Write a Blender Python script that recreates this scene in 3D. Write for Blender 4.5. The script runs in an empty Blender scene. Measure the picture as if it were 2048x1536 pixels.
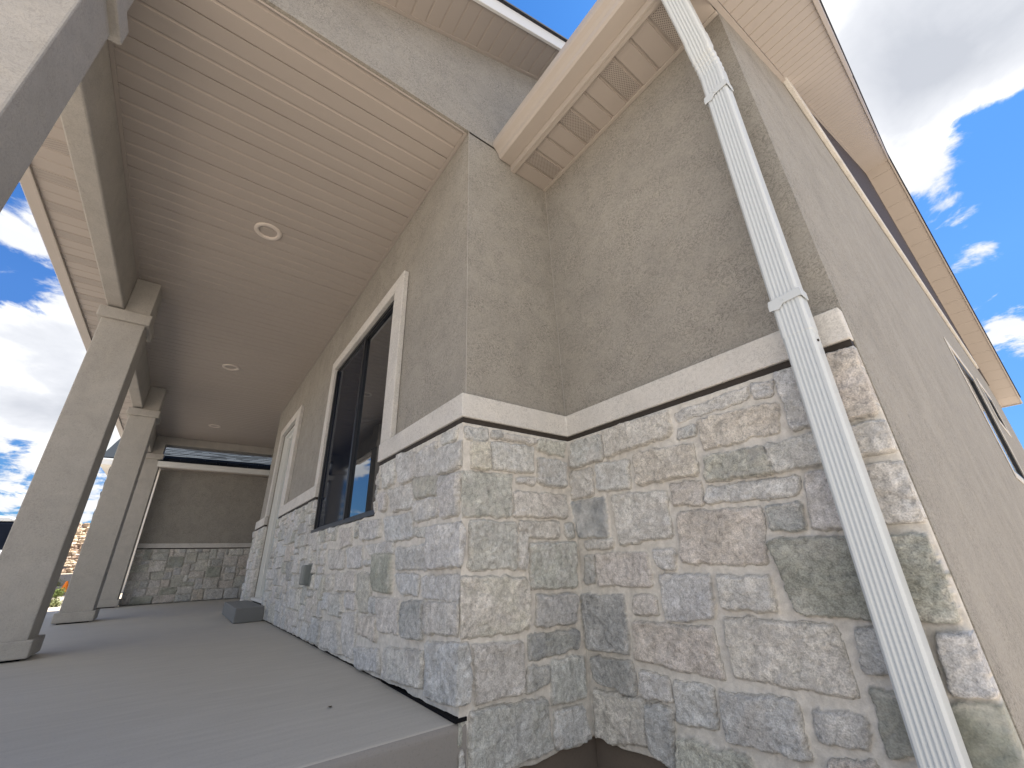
import bpy, bmesh, math, random
import numpy as np
from mathutils import Vector, Matrix
random.seed(7)
SC = bpy.context.scene
COL = SC.collection
R = math.radians

# ---------------------------------------------------------------- camera
cam_d = bpy.data.cameras.new('camera'); cam = bpy.data.objects.new('camera', cam_d); COL.objects.link(cam)
SC.camera = cam
cam_d.sensor_width = 36.0; cam_d.lens = 36.0*819.907/2048.0
cam_d.clip_start = 0.05; cam_d.clip_end = 3000
RX = Vector((0.5986245925, 0.8003201548, -0.0337082633))
RY = Vector((-0.3368259383, 0.2133132987, -0.9170854507))
RZ = Vector((-0.7267715490, 0.5603437216, 0.3972631736))
CP = Vector((1.3911311569, -0.8250476094, 0.4474867042))
m = Matrix.Identity(4)
for i in range(3):
    m[i][0] = RX[i]; m[i][1] = -RY[i]; m[i][2] = -RZ[i]; m[i][3] = CP[i]
cam.matrix_world = m
SC.render.resolution_x = 1024; SC.render.resolution_y = 768
def pdir(u, v):                       # direction of a sky feature (only used for the clouds' bearings)
    return (RX*((u-1024)/819.907) + RY*((v-768)/819.907) + RZ).normalized()

# ---------------------------------------------------------------- light
SUN_EL, SUN_AZ = 61.0, 5.0          # azimuth measured from +Y towards +X
SC.view_settings.view_transform = 'Standard'; SC.view_settings.look = 'None'
SC.view_settings.exposure = EXPOSURE = 1.95
SC.view_settings.gamma = 1.0
world = bpy.data.worlds.new('World'); SC.world = world; world.use_nodes = True
sd = bpy.data.lights.new('sun', 'SUN'); sd.energy = 4.2; sd.angle = R(0.5); sd.color = (1.0, 0.95, 0.88)
sun = bpy.data.objects.new('sun', sd); COL.objects.link(sun)
sv = Vector((math.sin(R(SUN_AZ))*math.cos(R(SUN_EL)), math.cos(R(SUN_AZ))*math.cos(R(SUN_EL)), math.sin(R(SUN_EL))))
sun.rotation_euler = sv.to_track_quat('Z', 'Y').to_euler(); sun.location = (0, 0, 30)

def build_world():
    nt = world.node_tree; N = nt.nodes; L = nt.links; N.clear()
    out = N.new('ShaderNodeOutputWorld'); bg = N.new('ShaderNodeBackground'); bg.inputs['Strength'].default_value = 0.08
    L.new(bg.outputs[0], out.inputs[0])
    sky = N.new('ShaderNodeTexSky'); sky.sky_type = 'NISHITA'; sky.sun_disc = False
    sky.sun_elevation = R(SUN_EL); sky.sun_rotation = R(SUN_AZ); sky.altitude = 1800; sky.dust_density = 0.6; sky.ozone_density = 2.0
    tc = N.new('ShaderNodeTexCoord'); nrm = N.new('ShaderNodeVectorMath'); nrm.operation = 'NORMALIZE'
    L.new(tc.outputs['Generated'], nrm.inputs[0])
    def M(op, a, b=None, c=None, clamp=False):
        n = N.new('ShaderNodeMath'); n.operation = op; n.use_clamp = clamp
        for i, x in enumerate((a, b, c)):
            if x is None: continue
            if isinstance(x, (int, float)): n.inputs[i].default_value = x
            else: L.new(x, n.inputs[i])
        return n.outputs[0]
    sep = N.new('ShaderNodeSeparateXYZ'); L.new(nrm.outputs[0], sep.inputs[0])
    den = M('ADD', M('MAXIMUM', sep.outputs[2], 0.0), 0.22)
    comb = N.new('ShaderNodeCombineXYZ')
    L.new(M('DIVIDE', sep.outputs[0], den), comb.inputs[0]); L.new(M('DIVIDE', sep.outputs[1], den), comb.inputs[1])
    def noise(scale, detail, dist=0.0, rough=0.55, off=0.0):
        n = N.new('ShaderNodeTexNoise'); n.inputs['Scale'].default_value = scale; n.inputs['Detail'].default_value = detail
        n.inputs['Roughness'].default_value = rough; n.inputs['Distortion'].default_value = dist
        mp = N.new('ShaderNodeMapping'); mp.inputs['Location'].default_value = (off, off*1.7, off*0.3)
        L.new(comb.outputs[0], mp.inputs[0]); L.new(mp.outputs[0], n.inputs['Vector'])
        return n.outputs['Fac']
    big = noise(1.7, 3.0, 0.2, 0.5, 4.2)
    mid = noise(2.6, 5.0, 0.5, 0.55, 9.0)
    fine = noise(5.0, 9.0, 0.35, 0.62, 1.3)
    # cloud banks by bearing: (u, v, angular radius deg, weight)
    banks = [(1840,30,15,.50),(1720,90,9,.42),(1830,200,5.5,.36),(1985,60,9,.42),(2048,-60,12,.4),
             (1955,470,3,.50),(2010,580,4,.46),(1850,330,3,.42),(1925,410,2,.3),(2048,690,3.5,.28),(1905,560,2,.12),
             (40,650,9,.34),(120,690,7,.32),(40,440,7,.30),(100,480,5,.26),(30,760,8,.30),(110,860,5,.36),(60,900,4,.3),(15,985,3,.45),(60,985,3,.3),(330,150,14,.3),
             (1085,15,3.5,.24),(185,1015,3,.4),(190,860,5,.42),(215,800,6,.4),(0,535,5,-.4),(0,935,4,-.45),(60,560,4,-.2),(70,925,3,-.3),(90,570,3,-.3),
             (2000,320,5,-.4),(1850,520,5,-.3),(2048,480,4,-.3),(1180,30,8,-.25),(1950,230,3,-.2),(2048,180,5,-.35),(2048,450,5,-.2),(1890,430,4,-.2),(1950,860,8,-.3)]
    acc = None
    for u, v, r, w in banks:
        d = pdir(u, v)
        dp = N.new('ShaderNodeVectorMath'); dp.operation = 'DOT_PRODUCT'; dp.inputs[1].default_value = d; L.new(nrm.outputs[0], dp.inputs[0])
        k = 1.0/(1-math.cos(R(r)))          # gaussian-like falloff
        e = M('POWER', 2.718, M('MULTIPLY', M('SUBTRACT', dp.outputs['Value'], 1.0), k*1.2))
        e = M('MULTIPLY', e, w)
        acc = e if acc is None else M('ADD', acc, e)
    # general cover and added fill cloud, away from the picture's own banks
    cover = M('MULTIPLY', M('SUBTRACT', big, 0.50), 0.9)
    bk = N.new('ShaderNodeVectorMath'); bk.operation = 'DOT_PRODUCT'; bk.inputs[1].default_value = (0.62, -0.62, 0.48); L.new(nrm.outputs[0], bk.inputs[0])
    back = M('MULTIPLY', M('SUBTRACT', bk.outputs['Value'], 0.15), 0.65)  # unseen cloud added behind the camera to whiten and brighten the shaded walls
    cover = M('ADD', cover, M('MAXIMUM', back, -0.12))
    dens = M('ADD', M('ADD', acc, cover), M('ADD', M('MULTIPLY', M('SUBTRACT', fine, 0.5), 2.1), M('MULTIPLY', M('SUBTRACT', mid, 0.5), 1.3)))
    def ramp(x, stops, mode='LINEAR'):
        r = N.new('ShaderNodeValToRGB'); L.new(x, r.inputs[0]); r.color_ramp.interpolation = mode
        e = r.color_ramp.elements
        while len(e) < len(stops): e.new(0.5)
        for i, (p, c) in enumerate(stops): e[i].position = p; e[i].color = c
        return r.outputs['Color']
    mask = ramp(dens, [(0.14, (0,0,0,1)), (0.40, (1,1,1,1))], 'EASE')
    K = 0.62
    ccol = ramp(M('ADD', M('MULTIPLY', dens, 0.62), M('ADD', M('MULTIPLY', M('SUBTRACT', mid, 0.5), -1.7), M('MULTIPLY', M('SUBTRACT', fine, 0.5), -0.7))), [(0.2, (3.2, 3.25, 3.35, 1)), (0.36, (3.85, 3.85, 3.8, 1)), (0.54, (2.9, 2.97, 3.15, 1)), (0.90, (2.1, 2.2, 2.42, 1))])
    mx = N.new('ShaderNodeMix'); mx.data_type = 'RGBA'
    L.new(mask, mx.inputs['Factor']); 
    tint = N.new('ShaderNodeMix'); tint.data_type = 'RGBA'; tint.blend_type = 'MULTIPLY'; tint.inputs['Factor'].default_value = 1.0
    tint.inputs['B'].default_value = (0.235, 0.55, 0.84, 1)
    hz_ = ramp(sep.outputs[2], [(0.0, (0.50, 0.40, 0.36, 1)), (0.16, (0.85, 0.62, 0.55, 1)), (0.42, (1.25, 0.92, 0.88, 1)), (0.8, (1, 1, 1, 1))])
    hm = N.new('ShaderNodeMix'); hm.data_type = 'RGBA'; hm.blend_type = 'MULTIPLY'; hm.inputs['Factor'].default_value = 1.0
    L.new(sky.outputs[0], hm.inputs['A']); L.new(hz_, hm.inputs['B']); L.new(hm.outputs['Result'], tint.inputs['A'])
    L.new(tint.outputs['Result'], mx.inputs['A']); L.new(ccol, mx.inputs['B'])
    L.new(mx.outputs['Result'], bg.inputs['Color'])
build_world()
STONE_DATA = '''d0.057,0.945,0.176,0.958,0.176,0.908,0.076,0.896;d0.196,0.95,0.241,0.953,0.24,0.923,0.195,0.919;n0.25,0.944,0.436,0.949,0.426,0.923,0.247,0.92;y0.101,0.893,0.18,0.9,0.181,0.789,0.104,0.785;g0.19,0.902,0.416,0.909,0.408,0.794,0.193,0.79;o0.445,0.946,0.608,0.955,0.594,0.886,0.432,0.895;l0.312,0.765,0.423,0.775,0.421,0.746,0.311,0.743;g0.441,0.861,0.607,0.862,0.59,0.745,0.432,0.753;o0.045,0.768,0.29,0.775,0.282,0.61,0.05,0.606;n0.304,0.71,0.595,0.712,0.592,0.614,0.295,0.612;G0.09,0.591,0.306,0.589,0.303,0.423,0.092,0.428;n0.318,0.593,0.543,0.596,0.53,0.532,0.32,0.533;g0.569,0.593,0.616,0.594,0.614,0.532,0.578,0.528;l0.319,0.552,0.356,0.553,0.348,0.417,0.312,0.418;G0.374,0.513,0.624,0.512,0.606,0.341,0.367,0.35;c0.045,0.408,0.351,0.388,0.351,0.217,0.054,0.224;d0.392,0.325,0.597,0.315,0.584,0.215,0.384,0.224;D0.343,0.198,0.597,0.191,0.591,0.129,0.338,0.12;n0.101,0.199,0.315,0.184,0.313,0.038,0.121,0.033;g0.334,0.1,0.43,0.095,0.429,0.045,0.329,0.03;G0.439,0.108,0.616,0.1,0.605,-0.034,0.434,-0.021;G0.098,0.018,0.404,0.001,0.427,-0.142,0.099,-0.151;g0.446,-0.041,0.586,-0.053,0.612,-0.157,0.44,-0.152;g0.645,0.953,0.816,0.946,0.819,0.839,0.63,0.837;n0.838,0.959,1.154,0.954,1.149,0.859,0.84,0.842;l1.189,0.939,1.454,0.943,1.444,0.905,1.184,0.904;l1.177,0.874,1.248,0.875,1.243,0.835,1.172,0.84;N1.262,0.886,1.523,0.867,1.507,0.782,1.265,0.777;g1.463,0.95,1.529,0.941,1.516,0.893,1.461,0.899;N0.972,0.826,1.228,0.809,1.221,0.699,0.972,0.706;l0.773,0.823,0.945,0.811,0.937,0.698,0.766,0.709;l0.628,0.819,0.74,0.811,0.741,0.698,0.616,0.7;o1.264,0.755,1.444,0.75,1.471,0.662,1.244,0.671;D0.615,0.687,0.8,0.68,0.798,0.529,0.631,0.535;c0.838,0.678,1.087,0.667,1.083,0.508,0.844,0.493;n1.11,0.685,1.228,0.674,1.219,0.596,1.108,0.617;l1.244,0.652,1.519,0.642,1.505,0.594,1.23,0.608;N1.117,0.586,1.393,0.571,1.373,0.417,1.103,0.422;D1.412,0.575,1.508,0.571,1.502,0.503,1.409,0.507;l1.534,0.645,1.638,0.646,1.604,0.495,1.519,0.505;l1.46,0.747,1.618,0.749,1.609,0.663,1.466,0.663;l1.542,0.959,1.642,0.951,1.618,0.773,1.542,0.775;N1.678,0.966,1.751,0.96,1.742,0.768,1.662,0.768;l1.651,0.752,1.75,0.747,1.748,0.673,1.647,0.666;l1.658,0.643,1.75,0.638,1.748,0.499,1.643,0.502;O1.393,0.482,1.741,0.472,1.737,0.293,1.422,0.294;l1.217,0.383,1.368,0.387,1.368,0.294,1.214,0.292;L0.999,0.388,1.189,0.386,1.181,0.265,1.007,0.246;n0.877,0.319,0.971,0.322,0.973,0.261,0.87,0.255;n0.717,0.463,0.969,0.461,0.962,0.352,0.724,0.347;d0.652,0.452,0.706,0.455,0.694,0.355,0.642,0.354;g0.658,0.521,0.816,0.518,0.813,0.486,0.663,0.481;l0.998,0.468,1.082,0.47,1.077,0.406,1.017,0.404;D0.623,0.315,0.836,0.318,0.829,0.127,0.622,0.125;N0.869,0.232,1.166,0.236,1.164,0.104,0.847,0.115;c1.208,0.268,1.502,0.271,1.498,0.116,1.202,0.119;d0.637,0.1,0.832,0.103,0.836,0.005,0.643,0.022;l0.863,0.08,0.973,0.083,0.977,0.018,0.862,0.013;l0.991,0.077,1.126,0.08,1.119,-0.028,0.982,-0.035;g1.148,0.072,1.358,0.091,1.358,-0.033,1.143,-0.044;g1.391,0.081,1.504,0.085,1.49,0.021,1.391,0.008;O1.531,0.144,1.607,0.151,1.609,0.037,1.526,0.016;g1.545,0.271,1.664,0.278,1.662,0.183,1.527,0.172;l1.689,0.274,1.751,0.276,1.742,0.164,1.673,0.157;O1.668,0.143,1.748,0.153,1.747,0.045,1.664,0.022;c0.641,-0.008,0.864,0.001,0.865,-0.12,0.627,-0.168;L0.875,-0.008,0.975,0,0.951,-0.165,0.863,-0.131;o0.982,-0.072,1.203,-0.07,1.219,-0.15,0.961,-0.201;N1.391,-0.025,1.494,-0.004,1.493,-0.053,1.376,-0.088;l-0.148,0.96,-0.004,0.949,-0.019,0.901,-0.134,0.907;L-0.162,0.895,0.039,0.887,0.043,0.785,-0.143,0.786;g-0.373,0.923,-0.185,0.937,-0.162,0.785,-0.38,0.818;l-0.617,0.976,-0.398,0.938,-0.38,0.813,-0.546,0.811;l-0.802,0.958,-0.625,0.945,-0.628,0.83,-0.768,0.822;o-0.39,0.81,-0.161,0.781,-0.155,0.712,-0.366,0.721;g-0.124,0.774,0.028,0.764,0.01,0.614,-0.112,0.615;l-0.684,0.802,-0.41,0.79,-0.383,0.685,-0.625,0.691;l-0.824,0.806,-0.71,0.795,-0.724,0.704,-0.798,0.707;l-0.375,0.707,-0.136,0.697,-0.139,0.626,-0.362,0.618;L-0.744,0.671,-0.39,0.659,-0.374,0.559,-0.673,0.551;g-0.369,0.592,-0.246,0.587,-0.241,0.545,-0.365,0.567;l-1.095,0.681,-0.773,0.668,-0.765,0.583,-1.043,0.584;L-0.227,0.586,0.064,0.581,0.067,0.439,-0.21,0.431;L-0.563,0.521,-0.238,0.519,-0.227,0.427,-0.521,0.433;n-1.499,0.672,-1.25,0.665,-1.213,0.571,-1.435,0.558;l-0.957,0.553,-0.581,0.549,-0.571,0.499,-0.909,0.505;l-1.305,0.552,-1.023,0.551,-0.995,0.444,-1.24,0.444;n-1.721,0.557,-1.342,0.542,-1.31,0.445,-1.61,0.441;O-0.818,0.507,-0.583,0.5,-0.561,0.341,-0.77,0.34;o-1.054,0.417,-0.836,0.417,-0.829,0.248,-0.981,0.239;L-0.541,0.416,-0.291,0.409,-0.291,0.338,-0.457,0.34;L-0.262,0.401,0.026,0.41,0.036,0.33,-0.252,0.328;g-0.214,0.312,0.037,0.321,0.026,0.23,-0.212,0.217;D-0.44,0.31,-0.233,0.319,-0.222,0.193,-0.417,0.185;c-0.713,0.311,-0.474,0.316,-0.471,0.19,-0.677,0.179;L-0.832,0.306,-0.72,0.31,-0.71,0.249,-0.814,0.247;N-0.941,0.219,-0.719,0.236,-0.7,0.141,-0.97,0.145;L-0.987,0.081,-0.665,0.11,-0.631,0.031,-0.942,0.006;c-0.571,0.128,-0.221,0.154,-0.225,0.044,-0.547,0.029;L-0.2,0.189,0.093,0.208,0.096,0.047,-0.181,0.025;n-1.438,0.423,-1.1,0.422,-1.076,0.336,-1.39,0.323;l-1.244,0.316,-1.045,0.322,-1.033,0.246,-1.211,0.241;g-1.49,0.303,-1.28,0.31,-1.229,0.195,-1.46,0.2;c-1.257,0.213,-0.995,0.234,-1,0.032,-1.177,0.037;l-1.596,0.153,-1.277,0.171,-1.194,0.034,-1.548,0.028'''
# ---------------------------------------------------------------- materials
def srgb(r, g, b, k=1.0):
    f = lambda c: (c/255/12.92 if c/255 <= .04045 else ((c/255+.055)/1.055)**2.4)*k
    return (f(r), f(g), f(b), 1)
def new_mat(name):
    m = bpy.data.materials.new(name); m.use_nodes = True
    nt = m.node_tree; b = nt.nodes['Principled BSDF']
    return m, nt, b
def nd(nt, t, **kw):
    n = nt.nodes.new(t)
    for k, v in kw.items():
        if k in n.inputs: n.inputs[k].default_value = v
        else: setattr(n, k, v)
    return n
def coords(nt, scale=(1,1,1), rot=(0,0,0)):
    tc = nd(nt, 'ShaderNodeTexCoord'); mp = nd(nt, 'ShaderNodeMapping'); mp.inputs['Scale'].default_value = scale; mp.inputs['Rotation'].default_value = rot
    nt.links.new(tc.outputs['Object'], mp.inputs[0]); return mp.outputs[0]
def ramp(nt, x, stops, mode='LINEAR'):
    r = nd(nt, 'ShaderNodeValToRGB'); nt.links.new(x, r.inputs[0]); r.color_ramp.interpolation = mode
    e = r.color_ramp.elements
    while len(e) < len(stops): e.new(0.5)
    for i, (p, c) in enumerate(stops):
        e[i].position = p; e[i].color = c if not isinstance(c, (int, float)) else (c, c, c, 1)
    return r.outputs['Color']
def noise(nt, vec, scale, detail=4, rough=0.55, dist=0.0):
    n = nd(nt, 'ShaderNodeTexNoise', Scale=scale, Detail=detail, Roughness=rough, Distortion=dist); nt.links.new(vec, n.inputs['Vector']); return n.outputs['Fac']
def mixc(nt, a, b, f, mode='MIX'):
    n = nd(nt, 'ShaderNodeMix', data_type='RGBA', blend_type=mode)
    for k, x in (('A', a), ('B', b), ('Factor', f)):
        if isinstance(x, bpy.types.NodeSocket): nt.links.new(x, n.inputs[k])
        else: n.inputs[k].default_value = x
    return n.outputs['Result']
def bump(nt, b, h, strength, dist, prev=None):
    n = nd(nt, 'ShaderNodeBump', Strength=strength, Distance=dist); nt.links.new(h, n.inputs['Height'])
    if prev is not None: nt.links.new(prev, n.inputs['Normal'])
    nt.links.new(n.outputs[0], b.inputs['Normal']); return n.outputs[0]

def mat_plain(name, col, rough=0.5, spec=0.3, var=0.06, scale=3.0, bmp=0.0, bscale=200, metallic=0.0):
    m, nt, b = new_mat(name); v = coords(nt)
    f = noise(nt, v, scale, 5)
    c = mixc(nt, tuple(x*(1-var) for x in col[:3])+(1,), tuple(min(1, x*(1+var)) for x in col[:3])+(1,), f)
    nt.links.new(c, b.inputs['Base Color']); b.inputs['Roughness'].default_value = rough
    b.inputs['Specular IOR Level'].default_value = spec; b.inputs['Metallic'].default_value = metallic
    if bmp: bump(nt, b, noise(nt, v, bscale, 3), bmp, 0.002)
    return m

def mat_stucco(name, col, worm=1.0, scale=1.0, var=0.10):
    """trowelled sand stucco: short irregular pits between smeared flats"""
    m, nt, b = new_mat(name); v = coords(nt)
    warp = nd(nt, 'ShaderNodeTexNoise', Scale=26*scale, Detail=2); nt.links.new(v, warp.inputs['Vector'])
    add = nd(nt, 'ShaderNodeVectorMath', operation='MULTIPLY_ADD'); nt.links.new(warp.outputs['Color'], add.inputs[0])
    add.inputs[1].default_value = (0.045, 0.045, 0.045); nt.links.new(v, add.inputs[2])
    fine = noise(nt, add.outputs[0], 135*scale, 4, 0.62, 1.1)
    pits = ramp(nt, fine, [(0.38, 0.0), (0.56, 1.0)], 'EASE')
    patch = noise(nt, v, 7, 4, 0.6, 0.8)
    patchr = ramp(nt, patch, [(0.38, 0.45), (0.60, 1.0)])
    cloud = noise(nt, v, 1.6, 5, 0.6)
    lo = tuple(x*(1-var) for x in col[:3])+(1,); hi = tuple(min(1, x*(1+var)) for x in col[:3])+(1,)
    c = mixc(nt, lo, hi, cloud)
    c = mixc(nt, c, tuple(x*1.10 for x in (col[0]*1.0, col[1]*.985, col[2]*.95))+(1,), ramp(nt, noise(nt, v, 11, 3), [(0.45, 0.0), (0.75, 0.5)]))
    c = mixc(nt, c, ramp(nt, noise(nt, v, 3.3, 6, 0.65, 1.2), [(0.30, 0.90), (0.50, 1.0), (0.72, 1.07)]), 1.0, 'MULTIPLY')
    pf = nd(nt, 'ShaderNodeMath', operation='MULTIPLY'); nt.links.new(pits, pf.inputs[0]); pf.inputs[1].default_value = 1.0
    inv = nd(nt, 'ShaderNodeMath', operation='SUBTRACT'); inv.inputs[0].default_value = 1.0; nt.links.new(pits, inv.inputs[1])
    amt = nd(nt, 'ShaderNodeMath', operation='MULTIPLY'); nt.links.new(inv.outputs[0], amt.inputs[0]); nt.links.new(patchr, amt.inputs[1])
    am2 = nd(nt, 'ShaderNodeMath', operation='MULTIPLY'); nt.links.new(amt.outputs[0], am2.inputs[0]); am2.inputs[1].default_value = 0.80*worm
    c = mixc(nt, c, tuple(x*0.50 for x in col[:3])+(1,), am2.outputs[0])
    nt.links.new(c, b.inputs['Base Color']); b.inputs['Roughness'].default_value = 0.92; b.inputs['Specular IOR Level'].default_value = 0.15
    p = bump(nt, b, fine, 0.9*worm, 0.004)
    bump(nt, b, noise(nt, v, 22, 4, 0.6), 0.5, 0.006, p)
    return m

def mat_stone(name, light=1.0):
    m, nt, b = new_mat(name); v = coords(nt)
    at = nd(nt, 'ShaderNodeAttribute', attribute_name='Col')
    n1 = noise(nt, v, 55, 7, 0.68, 0.4); n2 = noise(nt, v, 260, 4, 0.6); n3 = noise(nt, v, 14, 5, 0.65, 0.8)
    k1 = ramp(nt, n1, [(0.32, 0.64), (0.50, 1.0), (0.68, 1.28)])
    k2 = ramp(nt, n2, [(0.35, 0.74), (0.62, 1.16)])
    am = nd(nt, 'ShaderNodeMath', operation='MULTIPLY', use_clamp=True); nt.links.new(at.outputs['Alpha'], am.inputs[0]); am.inputs[1].default_value = 6.0
    am2 = nd(nt, 'ShaderNodeMath', operation='MULTIPLY_ADD', use_clamp=True); nt.links.new(am.outputs[0], am2.inputs[0]); am2.inputs[1].default_value = .75; am2.inputs[2].default_value = .25
    c = mixc(nt, at.outputs['Color'], k1, am2.outputs[0], 'MULTIPLY'); c = mixc(nt, c, k2, am2.outputs[0], 'MULTIPLY')
    wash = nd(nt, 'ShaderNodeMath', operation='MULTIPLY'); nt.links.new(at.outputs['Alpha'], wash.inputs[0])
    nt.links.new(ramp(nt, n3, [(0.50, 0.0), (0.66, 0.55)]), wash.inputs[1])
    c = mixc(nt, c, (0.50*light, 0.49*light, 0.475*light, 1), wash.outputs[0])
    nt.links.new(c, b.inputs['Base Color']); b.inputs['Roughness'].default_value = 0.88; b.inputs['Specular IOR Level'].default_value = 0.2
    hm = nd(nt, 'ShaderNodeMath', operation='MULTIPLY'); nt.links.new(n1, hm.inputs[0]); nt.links.new(am2.outputs[0], hm.inputs[1])
    p = bump(nt, b, hm.outputs[0], 1.0, 0.011); bump(nt, b, n2, 0.6, 0.002, p)
    return m

def mat_concrete(name, col, streak=True, dark=None):
    m, nt, b = new_mat(name); v = coords(nt); vs = coords(nt, (7.0, 0.8, 1.0), (0, 0, R(4)))
    n1 = noise(nt, v, 2.2, 6, 0.6, 0.3); n2 = noise(nt, vs, 5.0, 4, 0.55); n3 = noise(nt, v, 140, 4, 0.7)
    c = mixc(nt, tuple(x*0.93 for x in col[:3])+(1,), tuple(x*1.06 for x in col[:3])+(1,), n1)
    if streak: c = mixc(nt, c, ramp(nt, n2, [(0.3, 0.93), (0.7, 1.04)]), 1.0, 'MULTIPLY')
    c = mixc(nt, c, ramp(nt, n3, [(0.28, 0.80), (0.42, 1.0), (0.8, 1.05)]), 1.0, 'MULTIPLY')
    c = mixc(nt, c, tuple(min(1, x*1.5) for x in col[:3])+(1,), ramp(nt, noise(nt, v, 6.5, 5, 0.7, 1.5), [(0.70, 0.0), (0.78, 0.35)]))
    nt.links.new(c, b.inputs['Base Color']); b.inputs['Roughness'].default_value = 0.72; b.inputs['Specular IOR Level'].default_value = 0.3
    p = bump(nt, b, n3, 0.35, 0.002); bump(nt, b, n2, 0.15, 0.002, p)
    return m

def mat_vinyl(name, col, rough=0.45, grain=True):
    """embossed vinyl / coated aluminium soffit and trim"""
    m, nt, b = new_mat(name); v = coords(nt, (9, 1, 9)); vv = coords(nt)
    n = noise(nt, v, 9, 4, 0.6, 0.2)
    c = mixc(nt, tuple(x*0.95 for x in col[:3])+(1,), tuple(min(1, x*1.04) for x in col[:3])+(1,), noise(nt, vv, 1.7, 5))
    c = mixc(nt, c, ramp(nt, noise(nt, vv, 9, 6, 0.7, 1.0), [(0.62, 1.0), (0.85, 0.90)]), 1.0, 'MULTIPLY')
    nt.links.new(c, b.inputs['Base Color']); b.inputs['Roughness'].default_value = rough; b.inputs['Specular IOR Level'].default_value = 0.35
    if grain: bump(nt, b, n, 0.12, 0.002)
    return m

def mat_vent(name, col, ax=(0, 1), dk=0.32):
    """perforated panel: staggered round holes, cut as dark pits"""
    m, nt, b = new_mat(name); tc = nd(nt, 'ShaderNodeTexCoord'); sp = nd(nt, 'ShaderNodeSeparateXYZ'); nt.links.new(tc.outputs['Object'], sp.inputs[0])
    def M(op, a, bb=None):
        n = nd(nt, 'ShaderNodeMath', operation=op)
        for i, x in enumerate((a, bb)):
            if x is None: continue
            if isinstance(x, (int, float)): n.inputs[i].default_value = x
            else: nt.links.new(x, n.inputs[i])
        return n.outputs[0]
    A, B = sp.outputs[ax[0]], sp.outputs[ax[1]]
    u = M('MULTIPLY', M('ADD', A, B), math.pi/0.0125); w = M('MULTIPLY', M('SUBTRACT', A, B), math.pi/0.0125)
    s = M('MULTIPLY', M('ABSOLUTE', M('SINE', u)), M('ABSOLUTE', M('SINE', w)))
    h = ramp(nt, s, [(0.52, 0.0), (0.70, 1.0)])
    c = mixc(nt, col, tuple(x*dk for x in col[:3])+(1,), h)
    nt.links.new(c, b.inputs['Base Color']); b.inputs['Roughness'].default_value = 0.5
    inv = M('SUBTRACT', 1.0, h); bump(nt, b, inv, 0.6, 0.003)
    return m

def mat_glass(name, tint=(0.012, 0.014, 0.018, 1), ior=2.9, rough=0.0, seeth=0.0):  # reflective pane
    m, nt, b = new_mat(name)
    fr = nd(nt, 'ShaderNodeFresnel', IOR=ior); gl = nd(nt, 'ShaderNodeBsdfGlossy', Roughness=rough); gl.inputs['Color'].default_value = (0.93, 0.96, 1, 1)
    df = nd(nt, 'ShaderNodeBsdfDiffuse'); df.inputs['Color'].default_value = tint
    v = coords(nt); bp = nd(nt, 'ShaderNodeBump', Strength=0.02, Distance=0.01); nt.links.new(noise(nt, v, 2.0, 1), bp.inputs['Height']); nt.links.new(bp.outputs[0], gl.inputs['Normal'])
    base = df.outputs[0]
    if seeth:
        tr = nd(nt, 'ShaderNodeBsdfTransparent'); ms = nd(nt, 'ShaderNodeMixShader', Fac=seeth); nt.links.new(df.outputs[0], ms.inputs[1]); nt.links.new(tr.outputs[0], ms.inputs[2]); base = ms.outputs[0]
    mx = nd(nt, 'ShaderNodeMixShader'); nt.links.new(fr.outputs[0], mx.inputs[0]); nt.links.new(base, mx.inputs[1]); nt.links.new(gl.outputs[0], mx.inputs[2])
    nt.links.new(mx.outputs[0], nt.nodes['Material Output'].inputs['Surface']); return m

def mat_shingle(name):
    m, nt, b = new_mat(name); tc = nd(nt, 'ShaderNodeTexCoord')
    br = nd(nt, 'ShaderNodeTexBrick'); br.inputs['Scale'].default_value = 1.0
    br.inputs['Brick Width'].default_value = 0.28; br.inputs['Row Height'].default_value = 0.14; br.inputs['Mortar Size'].default_value = 0.006
    br.inputs['Color1'].default_value = (0.20, 0.235, 0.29, 1); br.inputs['Color2'].default_value = (0.065, 0.075, 0.095, 1); br.inputs['Mortar'].default_value = (0.03, 0.032, 0.04, 1)
    br.offset_frequency = 2; br.squash = 1.0
    nt.links.new(tc.outputs['UV'], br.inputs['Vector'])
    v = coords(nt); c = mixc(nt, br.outputs['Color'], ramp(nt, noise(nt, v, 60, 5), [(0.3, 0.7), (0.7, 1.25)]), 1.0, 'MULTIPLY')
    nt.links.new(c, b.inputs['Base Color']); b.inputs['Roughness'].default_value = 0.95
    return m

def mat_shake(name):
    m, nt, b = new_mat(name); v = coords(nt); vs = coords(nt, (1, 14, 1.2))
    c = mixc(nt, (0.030, 0.022, 0.020, 1), (0.075, 0.055, 0.048, 1), noise(nt, vs, 3, 5, 0.7))
    nt.links.new(c, b.inputs['Base Color']); b.inputs['Roughness'].default_value = 0.8; bump(nt, b, noise(nt, vs, 4, 4), 0.8, 0.01)
    return m

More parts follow.
